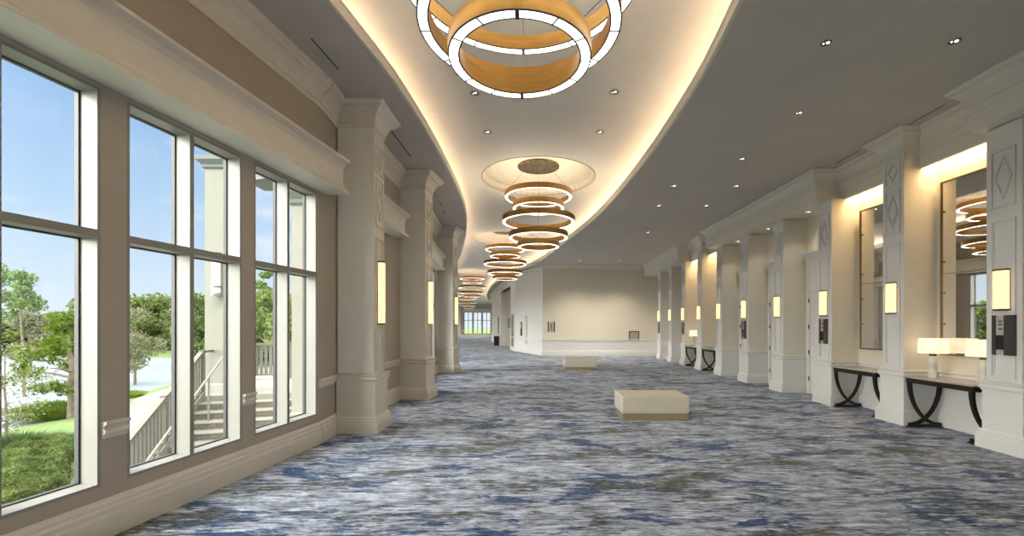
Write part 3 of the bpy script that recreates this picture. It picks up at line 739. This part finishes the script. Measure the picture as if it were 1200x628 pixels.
for i, lb in ((1,'second tiered brass ring chandelier, under a beige ceiling dome'),(2,'third tiered brass ring chandelier, before the hall bends'),(3,'fourth tiered ring chandelier, far off left of the third'),(4,'fifth tiered ring chandelier, over the distant bend'),(5,'farthest tiered ring chandelier, before the far windows'),(6,'added tiered ring chandelier behind the camera position, for fill light')):
    dup(c0, (CH[i][0],CH[i][1],3.64), 0, lb)

# ------------------------------------------------------------ downlights, slot vents
def downlight(label, x, y, z, g):
    r = thing('recessed_downlight', label, 'ceiling light', (x, y, z), 0, g)
    mb = MB(); mb.lathe([(.085,-.001),(.088,-.006),(.066,-.006),(.055,.0),(.05,-.0),(.085,.0)], n=28, closedprof=True); mb.build('trim_ring', M['signlight'], r)
    mb = MB(); mb.cyl(0,0,-.003,-.001,.058,24); mb.build('baffle', M['bronze'], r)
    if g:
        sp = bpy.data.lights.new('downlight_lamp', 'SPOT'); sp.energy = 6; sp.color = (1,.86,.68); sp.spot_size = 1.9; sp.spot_blend = .9; sp.shadow_soft_size = .05
        lo = bpy.data.objects.new('downlight_lamp', sp); COL.objects.link(lo); lo.parent = r; lo.location = (0,0,-.03)
    mb = MB(); mb.cyl(.016,-.008,-.008,-.003,.018,16); mb.cyl(-.024,.010,-.008,-.003,.009,12); mb.build('bulb', M['bulb'], r)
    return r
d0 = None
DL = [(3.32,4.93,'left one of the two nearest downlights in right grey ceiling'),(4.76,4.9,'right one of the two nearest downlights in right grey ceiling'),(4.0,6.55,'downlight in right grey ceiling behind the nearest pair'),(4.0,8.36,'small downlight midway along the right grey ceiling'),
      (3.2,10.0,'left one of far downlight pair in right grey ceiling'),(4.65,10.0,'right one of far downlight pair in right grey ceiling'),(3.32,11.65,'left one of the farther downlight pair near the tray curve'),(4.6,11.65,'right one of the farther downlight pair in grey ceiling'),(3.9,15.0,'farther downlight in the right grey ceiling'),(2.2,21.6,'left downlight washing the end wall'),(4.2,21.6,'right downlight washing the end wall')]
for x, y, lb in DL:
    if d0 is None: d0 = downlight(lb, x, y, ZR, 'downlights in the right ceiling')
    else:
        q_ = dup(d0, (x,y,ZR), 0, lb)
        if 'washing' in lb:
            for ch in q_.children:
                if ch.type == 'LIGHT': ch.data = ch.data.copy(); ch.data.energy = 95
q_ = None
for x, y, lb in ((-9.6,58.2,'left one of the added fill downlights at the far bend of the hall'),(-7.0,59.2,'right one of the added fill downlights at the far bend of the hall')):
    q_ = dup(d0, (x,y,4.97), 0, lb, 'added fill downlights at the far bend')
    for ch in q_.children:
        if ch.type == 'LIGHT': ch.data = ch.data.copy(); ch.data.energy = 110  # invented downlights, put in to brighten the dark far bend
for x, y, lb in ((-.99,6.96,'left one of nearer downlight pair in the raised ceiling'),(1.26,6.93,'right one of nearer downlight pair in the raised ceiling'),(-.94,8.36,'left one of downlight pair just before the second dome'),(1.24,8.36,'right one of downlight pair just before the second dome')):
    dup(d0, (x,y,ZT), 0, lb, 'downlights in the raised ceiling')
for q, lb in ((2,'downlight under the bulkhead over first door bay'),(3,'downlight under the bulkhead over second door bay'),(4,'downlight under the bulkhead over third door bay')):
    dup(d0, (6.3,bayc(q),4.27), 0, lb, 'downlights under the bulkhead')
def slot(label, a, b, z):
    mb = MB(); dx, dy = b[0]-a[0], b[1]-a[1]; L = math.hypot(dx, dy)
    mb.box(-.012,.012,-L/2,L/2,-.004,.0)
    r = thing('slot_vent', label, 'air vent', ((a[0]+b[0])/2,(a[1]+b[1])/2,z), math.atan2(dy,dx)-PI/2)
    mb.build('slot', M['black'], r)
    mb = MB(); mb.box(-.02,-.012,-L/2-.01,L/2+.01,-.006,0); mb.box(.012,.02,-L/2-.01,L/2+.01,-.006,0); mb.build('slot_flange', M['ceiling'], r)
slot('slim black slot vent in left ceiling before the first column', (-2.66,5.11),(-2.62,5.72), ZL)
slot('slim black slot vent in left ceiling between first and second columns', (-2.53,7.53),(-2.52,8.7), ZL)
slot('short black slot vent in left ceiling, nearest of three past the second column', (-2.60,10.9),(-2.62,11.4), ZL)
slot('short black slot vent in left ceiling, middle of three past the second column', (-2.66,11.8),(-2.69,12.3), ZL)
slot('short black slot vent in left ceiling, farthest of three past the second column', (-2.73,12.7),(-2.78,13.2), ZL)
slot('slim slot vent in right ceiling above the nearest niche', (5.99,6.32),(6.0,6.95), ZR)
slot('slim slot vent in right ceiling above the second niche', (5.99,8.0),(5.99,8.6), ZR)

# ------------------------------------------------------------ exterior
G = -1.5
def shore(y):     # x of lake shore as function of y
    P = [(-14.5,-30),(-15.5,5),(-17.0,12),(-18.0,15),(-18.8,17.5),(-20.2,21.3),(-22,26),(-30,38),(-34,46),(-60,60)]
    return lin(P, y)
mb = MB()
ys = [-30+i*2 for i in range(46)]
vs = []; fs = []
for y in ys:
    s = shore(y); xs = [s-6, s-1.2, s, s+2.5, s+6, -3.0]
    if s+6 > -3.2: xs[4] = -3.2
    zs = [G-1.5, G-.75, G-.42, G-.12, G, G]
    vs += [(x, y, z) for x, z in zip(xs, zs)]
n = 6
for i in range(len(ys)-1):
    for j in range(n-1): fs.append((i*n+j, i*n+j+1, (i+1)*n+j+1, (i+1)*n+j))
mb.add(vs, fs); struct(mb.build('ground', M['lawn']))
mb = MB(); mb.box(-420, -2, -120, 420, G-1.75, G-1.7); struct(mb.build('lake_bed', M['lawn']))
mb = MB(); mb.box(-140,-13,-60,48.5,G-.5,G-.45); 
lk = mb.build('lake', M['lake']); struct(lk)
mb = MB(); mb.prism([(-400,48),(-9,48),(-9,60),(-1,70),(-1,420),(-400,420)], G-1.2, G-.40); mb.prism([(-400,-60),(-95,-60),(-70,10),(-62,48.2),(-400,48.2)], G-1.2, G-.38); struct(mb.build('far_shore', M['lawn']))
# paving along the building
pe = [(-6.4,3.0),(-6.8,5.0),(-7.9,6.9),(-9.6,9.0),(-12.5,12.3),(-15.2,15.4),(-17.2,18.7),(-18.6,22.4),(-19.5,28),(-20,33)]
mb = MB(); mb.prism(pe+[(-3.6,33),(-3.3,-10),(-6.0,-10)], G-.1, G+.03); struct(mb.build('path', M['paving']))

# stairs: local frame, +y = ascending direction
Tt = Vector((-7.75,10.0)); dS = Vector((-.28,.96)).normalized(); sa = math.atan2(dS.y, dS.x)-PI/2
st = thing('exterior_staircase', 'pale brick exterior staircase rising to the landing outside', 'staircase', (Tt.x, Tt.y, 0), sa)
mb = MB()
for i in range(10):
    z = -.155*i; mb.box(.06, 3.6, -.31*(i+1), -.31*i if i else 0, G-.05, z-.155 if False else z-.155+.0)
mb.build('risers', M['brick'], st)
mb = MB()
for i in range(10):
    z = -.155*(i+1); mb.box(.05, 3.6, -.31*(i+1)-.02, -.31*i, z-.0, z+.03)
mb.build('treads', M['extwhite'], st)
mb = MB(); mb.add([(-.08,-3.3,-1.75),(-.08,0,-.12),(-.08,0,.12),(-.08,-3.3,-1.48),(.06,-3.3,-1.75),(.06,0,-.12),(.06,0,.12),(.06,-3.3,-1.48)],[(0,1,2,3),(7,6,5,4),(0,4,5,1),(1,5,6,2),(2,6,7,3),(3,7,4,0)]); mb.build('stringer', M['extwhite'], st)
mb = MB(); mb.box(-.75,4.4,.0,3.4,-.14,-.001); mb.build('landing', M['extwhite'], st)
mb = MB(); mb.box(-.7,4.3,.05,3.3,G,-.14); mb.build('landing_base', M['extgrey'], st)
rl = thing('stair_railing', 'grey baluster railing sloping up the left side of the exterior stairs', 'railing', (Tt.x, Tt.y, 0), sa)
sl = .155/.31
mb = MB(); mb.bar((0,-3.4,1.03-3.4*sl),(0,0,1.03),.09,.05); mb.bar((0,0,1.03),(0,.5,1.03),.09,.05); mb.build('top_rail', M['extgrey'], rl)
mb = MB(); mb.bar((0,-3.4,.16-3.4*sl),(0,0,.16),.05,.05); mb.build('bottom_rail', M['extgrey'], rl)
for i in range(27):
    y = -.12*i-.06; mb = MB(); mb.box(-.018,.018,y-.022,y+.022,.16+y*sl,1.02+y*sl); mb.build('baluster', M['extgrey'], rl)
for y in (.0,-1.6,-3.3):
    mb = MB(); mb.box(-.05,.05,y-.05,y+.05,-.1+y*sl,1.07+y*sl); mb.build('post', M['extgrey'], rl)
hr = thing('stair_handrail', 'slim white handrail climbing the exterior stairs', 'handrail', (Tt.x, Tt.y, 0), sa)
mb = MB(); mb.tube([(.42,-3.4,.90-3.4*sl),(.42,0,.90),(.42,.35,.92)], .022, 8); mb.build('rail', M['extwhite'], hr)
for y in (-2.7,-.75):
    mb = MB(); mb.tube([(.42,y,y*sl-.05),(.42,y,.9+y*sl)], .02, 8); mb.build('post', M['extwhite'], hr)
lr = thing('landing_railing', 'grey slatted railing across the far side of the exterior landing', 'railing', (Tt.x, Tt.y, 0), sa)
mb = MB(); mb.box(-.1,4.3,3.28,3.38,1.02,1.10); mb.box(-.1,4.3,3.30,3.36,.1,.15); mb.build('rails', M['extgrey'], lr)
for i in range(34):
    mb = MB(); mb.box(-.05+i*.127, .03+i*.127, 3.31, 3.35, .15, 1.02); mb.build('baluster', M['extgrey'], lr)
for x in (-.05, 1.0, 2.1, 3.2):
    mb = MB(); mb.box(x,x+.1,3.26,3.40,0,1.12); mb.build('post', M['extgrey'], lr)
# exterior columns
def extcol(label, x, y, w, h, rot, zb=0.0):
    r = thing('exterior_column', label, 'column', (x,y,0), rot)
    mb = MB(); mb.box(-w/2,w/2,-w/2,w/2,zb,h); mb.build('shaft', M['extcol' if w > .5 else 'extwhite'], r)
    mb = MB(); mb.sweep([(0,h-.30),(.05,h-.26),(.05,h-.2),(.14,h-.1),(.14,h),(0,h)], [(-w/2,-w/2),(w/2,-w/2),(w/2,w/2),(-w/2,w/2)], closed=True); mb.build('capital', M['extsoffit'], r)
    mb = MB(); mb.sweep([(0,0),(.03,0),(.03,.2),(0,.23)], [(-w/2,-w/2),(w/2,-w/2),(w/2,w/2),(-w/2,w/2)], closed=True); mb.build('base', M['extwhite'], r)
extcol('square white exterior column with lantern at the stair head', -7.78, 10.78, .57, 5.75, 0)
extcol('bright white exterior column right outside the third window', -3.78, 7.25, .42, 3.9, 0, G)
ln = thing('exterior_wall_lantern', 'cylindrical lantern with metal bands on the exterior column', 'lantern', (-7.70,10.37,2.35), 0)
mb = MB(); mb.cyl(0,0,.08,1.0,.09,20); mb.build('lantern_glass', pbr('opal_lantern_glass', (.80,.80,.78), .25, emit=(1,.95,.85), estr=.12), ln)
for z in (.0,.2,.84,1.0):
    mb = MB(); mb.cyl(0,0,z,z+.05,.115,20); mb.build('lantern_band', M['graydoor'], ln)
mb = MB(); mb.box(-.05,.05,.08,.14,.1,1.0); mb.build('lantern_back', M['signlight'], ln)
mb = MB(); mb.prism([(-3.4,8.2),(-6.0,9.2),(-7.1,11.9),(-8.3,12.3),(-8.3,13.2),(-4.0,13.2)], 5.76, 6.1); pc = mb.build('porch_canopy', M['extsoffit']); struct(pc)

# ---- vegetation
def leafquad(vs, fs, p, s, r_):
    a = Vector((r_.gauss(0,1), r_.gauss(0,1), r_.gauss(0,.7))).normalized(); b = a.orthogonal().normalized()
    b = (Matrix.Rotation(r_.random()*2*PI, 3, a) @ b); c = a.cross(b)
    o = len(vs); p = Vector(p)
    vs += [tuple(p+b*s), tuple(p+c*s*.45), tuple(p-b*s), tuple(p-c*s*.45)]; fs.append((o,o+1,o+2,o+3))
def crown_mesh(blobs, n, s, r_):
    vs, fs = [], []
    tot = sum(b[3]**2 for b in blobs)
    for cx, cy, cz, R, sq in blobs:
        for _ in range(int(n*R*R/tot)):
            d = Vector((r_.gauss(0,1), r_.gauss(0,1), r_.gauss(0,1))).normalized()*R*(r_.random()**.35)
            leafquad(vs, fs, (cx+d.x, cy+d.y, cz+d.z*sq), s*r_.uniform(.6,1.3), r_)
    m = MB(); m.add(vs, fs); return m
def gx(px, Y): return (px-628)/505*Y
# pine by the lake
px, py_, gz = gx(84,16.0), 16.0, G-.2
pt = thing('pine_tree', 'bushy green pine tree on the lawn at the lake edge', 'tree', (px, py_, gz))
mb = MB(); mb.tube([(0,0,-.2),(.02,0,.5),(-.06,0,1.1),(.05,0,1.7),(-.1,0,2.4),(0,0,3.2)], [.14,.12,.11,.09,.07,.03], 10)
for a, z, l in ((2.6,1.0,1.2),(.5,1.2,.9),(3.3,1.4,1.3),(5,1.6,1.0),(3.0,1.9,1.0)): mb.tube([(0,0,z),(l*.5*math.cos(a),l*.5*math.sin(a),z+.18),(l*math.cos(a),l*math.sin(a),z+.25)], [.05,.035,.015], 6)
mb.build('trunk', M['bark'], pt)
r1 = random.Random(3); bl = []
for i in range(48):
    z = r1.uniform(.95,3.7); rad = 1.75*(1-max(0,(z-1.5))/2.9)*(.6 if z < 1.2 else 1)
    a = r1.uniform(0,2*PI); q = rad*r1.uniform(.3,1.0)
    bl.append((q*math.cos(a)+(-.1), q*math.sin(a), z, .34, .65))
# needle tufts
vs, fs = [], []
for cx, cy, cz, R, sq in bl:
    for t_ in range(22):
        d = Vector((r1.gauss(0,1), r1.gauss(0,1), r1.gauss(0,1))).normalized()*R*r1.random()**.4
        c = Vector((cx+d.x, cy+d.y, cz+d.z*sq))
        for q in range(11):
            e = Vector((r1.gauss(0,1), r1.gauss(0,1), r1.gauss(.6,.8))).normalized()*r1.uniform(.11,.19); s_ = e.orthogonal().normalized()*.017
            o = len(vs); vs += [tuple(c-s_), tuple(c+s_), tuple(c+e)]; fs.append((o,o+1,o+2))
mb = MB(); mb.add(vs, fs); mb.build('foliage', M['leaf_pine'], pt, fixn=False)

def tree(name, label, x, y, z, H, R, mat, seed, n=2600, leaf=.16, trunk=.12, bare=.3, group=None, nb=14, slim=1):
    r_ = random.Random(seed); t = thing(name, label, 'tree', (x,y,z), r_.random()*6, group)
    mb = MB(); mb.tube([(0,0,-.3),(.05*H*.2,0,H*.3),(-.03*H*.3,.02*H,H*.6),(0,0,H*.92)], [trunk,trunk*.8,trunk*.55,trunk*.15], 8)
    for q in range(6):
        a = r_.random()*6.28; z0 = H*r_.uniform(bare,.75); l = R*r_.uniform(.5,.9)
        mb.tube([(0,0,z0),(l*.5*math.cos(a),l*.5*math.sin(a),z0+l*.3),(l*math.cos(a),l*math.sin(a),z0+l*.5)], [trunk*.4,trunk*.25,trunk*.08], 5)
    mb.build('trunk', M['bark'], t)
    bl = []
    for q in range(nb):
        zz = r_.uniform(bare, .95); w = R*(1-abs(zz-.55)*1.1); a = r_.random()*6.28; d = w*r_.uniform(.2,.85)
        bl.append((d*math.cos(a), d*math.sin(a), zz*H, R*r_.uniform(.28,.48)*slim, .75))
    crown_mesh(bl, n, leaf, r_).build('foliage', mat, t, fixn=False)
    return t
# near left tall thin trees
tree('slender_tree', 'tall thin-crowned tree rising above the treeline at far left', gx(28,22), 22, G-.3, 7.0, 1.1, M['leaf_sparse'], 11, n=1500, leaf=.09, trunk=.07, bare=.62, nb=9)
tree('slender_tree', 'thin-crowned tree at the extreme left photo edge', gx(-2,19), 19, G-.3, 6.4, 1.2, M['leaf_sparse'], 12, n=1500, leaf=.09, trunk=.07, bare=.55, nb=9)
tree('lakeside_sapling', 'sparse leafy sapling overhanging the lake at left edge', gx(6,11.5), 11.5, G-.3, 3.0, 1.0, M['leaf_brown'], 14, n=1300, leaf=.045, trunk=.04, bare=.25)
tree('brownish_tree', 'hazy brownish thin tree left of the stairs across the paving', gx(158,26), 26, G-.2, 4.4, 2.0, M['leaf_brown'], 15, n=4200, leaf=.09, trunk=.08, bare=.2)
tree('brownish_tree', 'brown twiggy tree behind the pine', gx(36,30), 30, G-.3, 4.6, 1.6, M['leaf_brown'], 16, n=3200, leaf=.12, trunk=.08, bare=.2)
protos = []
for s_ in range(4):
    pass
hs = lambda x, y: .50 if (628+505*x/y) < 120 else .78
proto = []
far_pos = []
rr = random.Random(21)
for i in range(30):
    pxx = -40+i*14+rr.uniform(-5,5); Y = rr.uniform(52,66); far_pos.append((gx(pxx,Y), Y, rr.uniform(.85,1.25)))
for i, (x, y, sc_) in enumerate(far_pos):
    if i < 4:
        t = tree('shore_tree', 'light green leafy tree in the line along the far lake shore', 0, 0, 0, 7.5, 3.6, M['leaf_far'], 40+i, n=2600, leaf=.30, trunk=.18, bare=.1, group='trees along the far shore', nb=20, slim=1.15); proto.append(t)
        t.location = (x, y, G-.5); t.scale = (sc_, sc_, sc_*hs(x,y))
    else:
        t = dup(proto[i % 4], (x,y,G-.5), rr.random()*6, 'light green leafy tree in the line along the far lake shore'); t.scale = (sc_, sc_, sc_*rr.uniform(.9,1.1)*hs(x,y))
for i in range(14):
    a = i/13; x = -75-rr.uniform(0,14); y = -5+a*55
    t = dup(proto[i % 4], (x, y, G-.5), rr.random()*6, 'light green leafy tree in the line along the far lake shore'); t.scale = (1.1,1.1,rr.uniform(.6,.75))
tree('tall_pine', 'tall narrow conifer seen above the landing railing', gx(308,40), 40, G-.4, 9.0, 1.3, M['leaf_sparse'], 31, n=2600, leaf=.16, trunk=.1, bare=.25, nb=18)
for i, (pxx, Y, lb) in enumerate(((318,34,'green tree behind landing railing, right of the tall conifer'),(296,36,'green tree behind landing railing, left of the tall conifer'),(228,38,'green tree close left of the lantern column'),(350,30,'green tree seen beside the bright exterior column'))):
    tree('garden_tree', lb, gx(pxx,Y), Y, G-.4, 6.2, 2.6, M['leaf_far'], 60+i, n=3200, leaf=.2, trunk=.12, bare=.12)

# hedge
hp = [(-7.15,5.2),(-7.45,6.2),(-7.75,7.05),(-8.6,7.7),(-9.6,8.8),(-10.6,9.7),(-11.0,9.3),(-10.5,8.5),(-9.1,7.6),(-8.9,7.1),(-8.5,6.0),(-8.2,5.0)]
hd = thing('clipped_hedge', 'clipped light green hedge curving outside the nearest window', 'hedge', (-9,7.2,G))
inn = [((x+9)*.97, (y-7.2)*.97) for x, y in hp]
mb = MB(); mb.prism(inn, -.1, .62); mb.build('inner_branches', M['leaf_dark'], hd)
def inp(x, y, P):
    c = False; j = len(P)-1
    for i in range(len(P)):
        xi, yi = P[i]; xj, yj = P[j]
        if (yi > y) != (yj > y) and x < (xj-xi)*(y-yi)/(yj-yi)+xi: c = not c
        j = i
    return c
vs, fs = [], []; r2 = random.Random(5); loc_ = [(x+9, y-7.2) for x, y in hp]; cnt = 0
while cnt < 26000:
    x, y = r2.uniform(-2.2,2), r2.uniform(-2.4,2.7)
    if inp(x, y, loc_):
        leafquad(vs, fs, (x, y, .66+.06*math.sin(x*5)*math.cos(y*6)+r2.uniform(-.07,.06)), r2.uniform(.018,.036), r2); cnt += 1
for i in range(len(loc_)):
    a = Vector(loc_[i]); b = Vector(loc_[(i+1) % len(loc_)]); L_ = (b-a).length
    for _ in range(int(1500*L_)):
        p = a.lerp(b, r2.random()); leafquad(vs, fs, (p.x+r2.gauss(0,.04), p.y+r2.gauss(0,.04), r2.uniform(0,.7)), r2.uniform(.018,.036), r2)
mb = MB(); mb.add(vs, fs); mb.build('foliage', M['leaf_hedge'], hd, fixn=False)
def grass(label, x, y, z, R, H, n, mat, seed):
    r_ = random.Random(seed); vs, fs = [], []
    for _ in range(n):
        a = r_.random()*6.28; q = R*math.sqrt(r_.random()); bx_, by_ = q*math.cos(a), q*math.sin(a)*.8; h = H*r_.uniform(.6,1)*(1.1-q/R*.5)
        lx, ly = r_.gauss(0,.25)*H+bx_*.25, r_.gauss(0,.25)*H+by_*.25; w = .012
        o = len(vs); vs += [(bx_-w,by_,0),(bx_+w,by_,0),(bx_+lx*.5+w,by_+ly*.5,h*.7),(bx_+lx*.5-w,by_+ly*.5,h*.7),(bx_+lx,by_+ly,h)]; fs += [(o,o+1,o+2,o+3),(o+3,o+2,o+4)]
    mb = MB(); mb.add(vs, fs); o = mb.build('ornamental_grass', mat, None, fixn=False, loc=(x,y,z)); tag(o, label, 'ornamental grass')
grass('dark green grass clump at the hedge tip, left photo edge', -12.0, 9.9, G-.02, 1.1, .75, 6000, M['leaf_dark'], 1)
grass('low grass clump left of the hedge bend', -10.4, 7.9, G-.02, .8, .5, 3500, M['leaf_dark'], 2)
grass('tall green grass clump at the foot of the lakeside pine', gx(62,16.4), 16.4, G-.3, 1.1, .65, 5000, M['leaf_pine'], 3)
grass('green shrubby grass strip beyond the curved path', -20.2, 20.8, G-.3, 1.0, .35, 2500, M['leaf_pine'], 4)

# ------------------------------------------------------------ world, sun, camera
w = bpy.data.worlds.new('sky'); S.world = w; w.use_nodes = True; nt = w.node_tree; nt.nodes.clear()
wo = nt.nodes.new('ShaderNodeOutputWorld'); bg = nt.nodes.new('ShaderNodeBackground'); tc = nt.nodes.new('ShaderNodeTexCoord')
sep = nt.nodes.new('ShaderNodeSeparateXYZ'); nt.links.new(tc.outputs['Generated'], sep.inputs[0])
r = nt.nodes.new('ShaderNodeValToRGB'); e = r.color_ramp.elements
e[0].position = 0; e[0].color = (.74,.80,.86,1); e[1].position = 1; e[1].color = (.16,.34,.72,1)
for p, c in ((.08,(.62,.74,.87)),(.2,(.46,.63,.85)),(.36,(.30,.48,.76))): q = e.new(p); q.color = list(c)+[1]
nt.links.new(sep.outputs['Z'], r.inputs[0])
mp = nt.nodes.new('ShaderNodeMapping'); mp.inputs['Scale'].default_value = (1,1,2.6); mp.inputs['Location'].default_value = (.35,.1,.2); nt.links.new(tc.outputs['Generated'], mp.inputs[0])
nz = nt.nodes.new('ShaderNodeTexNoise'); nz.inputs['Scale'].default_value = 3.4; nz.inputs['Detail'].default_value = 7; nz.inputs['Roughness'].default_value = .6; nt.links.new(mp.outputs[0], nz.inputs[0])
cr = nt.nodes.new('ShaderNodeValToRGB'); cr.color_ramp.elements[0].position = .56; cr.color_ramp.elements[0].color = (0,0,0,1); cr.color_ramp.elements[1].position = .76; cr.color_ramp.elements[1].color = (.8,.8,.8,1)
nt.links.new(nz.outputs['Fac'], cr.inputs[0])
mx = nt.nodes.new('ShaderNodeMix'); mx.data_type = 'RGBA'; mx.inputs[7].default_value = (.92,.93,.95,1)
nt.links.new(cr.outputs[0], mx.inputs[0]); nt.links.new(r.outputs[0], mx.inputs[6]); mx2 = nt.nodes.new('ShaderNodeMix'); mx2.data_type = 'RGBA'; mx2.inputs[7].default_value = (1,.965,.90,1); nt.links.new(mx.outputs[2], mx2.inputs[6]); nt.links.new(mx2.outputs[2], bg.inputs[0])
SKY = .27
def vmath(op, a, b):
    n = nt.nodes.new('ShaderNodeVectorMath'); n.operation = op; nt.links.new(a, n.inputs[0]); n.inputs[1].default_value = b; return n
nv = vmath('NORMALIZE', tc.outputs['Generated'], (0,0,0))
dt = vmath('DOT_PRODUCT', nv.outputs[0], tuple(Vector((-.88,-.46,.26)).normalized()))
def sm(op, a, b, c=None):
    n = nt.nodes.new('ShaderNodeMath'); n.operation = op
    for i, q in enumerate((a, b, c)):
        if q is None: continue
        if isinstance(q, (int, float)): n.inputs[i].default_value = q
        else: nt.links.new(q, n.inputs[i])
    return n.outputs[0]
glow = sm('MULTIPLY', sm('POWER', sm('MAXIMUM', dt.outputs['Value'], 0.0), 6.5), 16.0)     # extra sky glow added out of view, left and behind, to light the interior
mr = nt.nodes.new('ShaderNodeMapRange'); mr.inputs['From Min'].default_value = .45; mr.inputs['From Max'].default_value = .8; mr.inputs['To Max'].default_value = 5  # overhead sky also brightened, out of view, to light the floor by the windows
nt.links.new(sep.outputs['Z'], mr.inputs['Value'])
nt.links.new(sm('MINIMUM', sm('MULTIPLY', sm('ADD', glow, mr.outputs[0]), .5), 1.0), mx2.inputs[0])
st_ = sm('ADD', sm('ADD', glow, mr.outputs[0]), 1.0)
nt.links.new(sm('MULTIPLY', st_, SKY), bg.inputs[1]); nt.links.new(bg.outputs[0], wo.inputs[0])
sun = bpy.data.lights.new('sun', 'SUN'); sun.energy = .45; sun.angle = .02; sun.color = (1,.95,.86)
so = bpy.data.objects.new('sun', sun); COL.objects.link(so)
so.rotation_euler = Vector((-.35,1,-1.25)).to_track_quat('-Z','Y').to_euler()

cam = bpy.data.cameras.new('camera'); co = bpy.data.objects.new('camera', cam); COL.objects.link(co); S.camera = co
co.location = (0,0,EYE); co.rotation_euler = (PI/2,0,0)
cam.sensor_width = 36; cam.sensor_fit = 'HORIZONTAL'; cam.lens = 505/1200*36
cam.shift_x = -28/1200; cam.shift_y = 67/1200; cam.clip_end = 1000; cam.clip_start = .05
S.view_settings.view_transform = 'Standard'; S.view_settings.look = 'None'; S.view_settings.gamma = 1; S.view_settings.use_curve_mapping = False
S.view_settings.exposure = 2.15
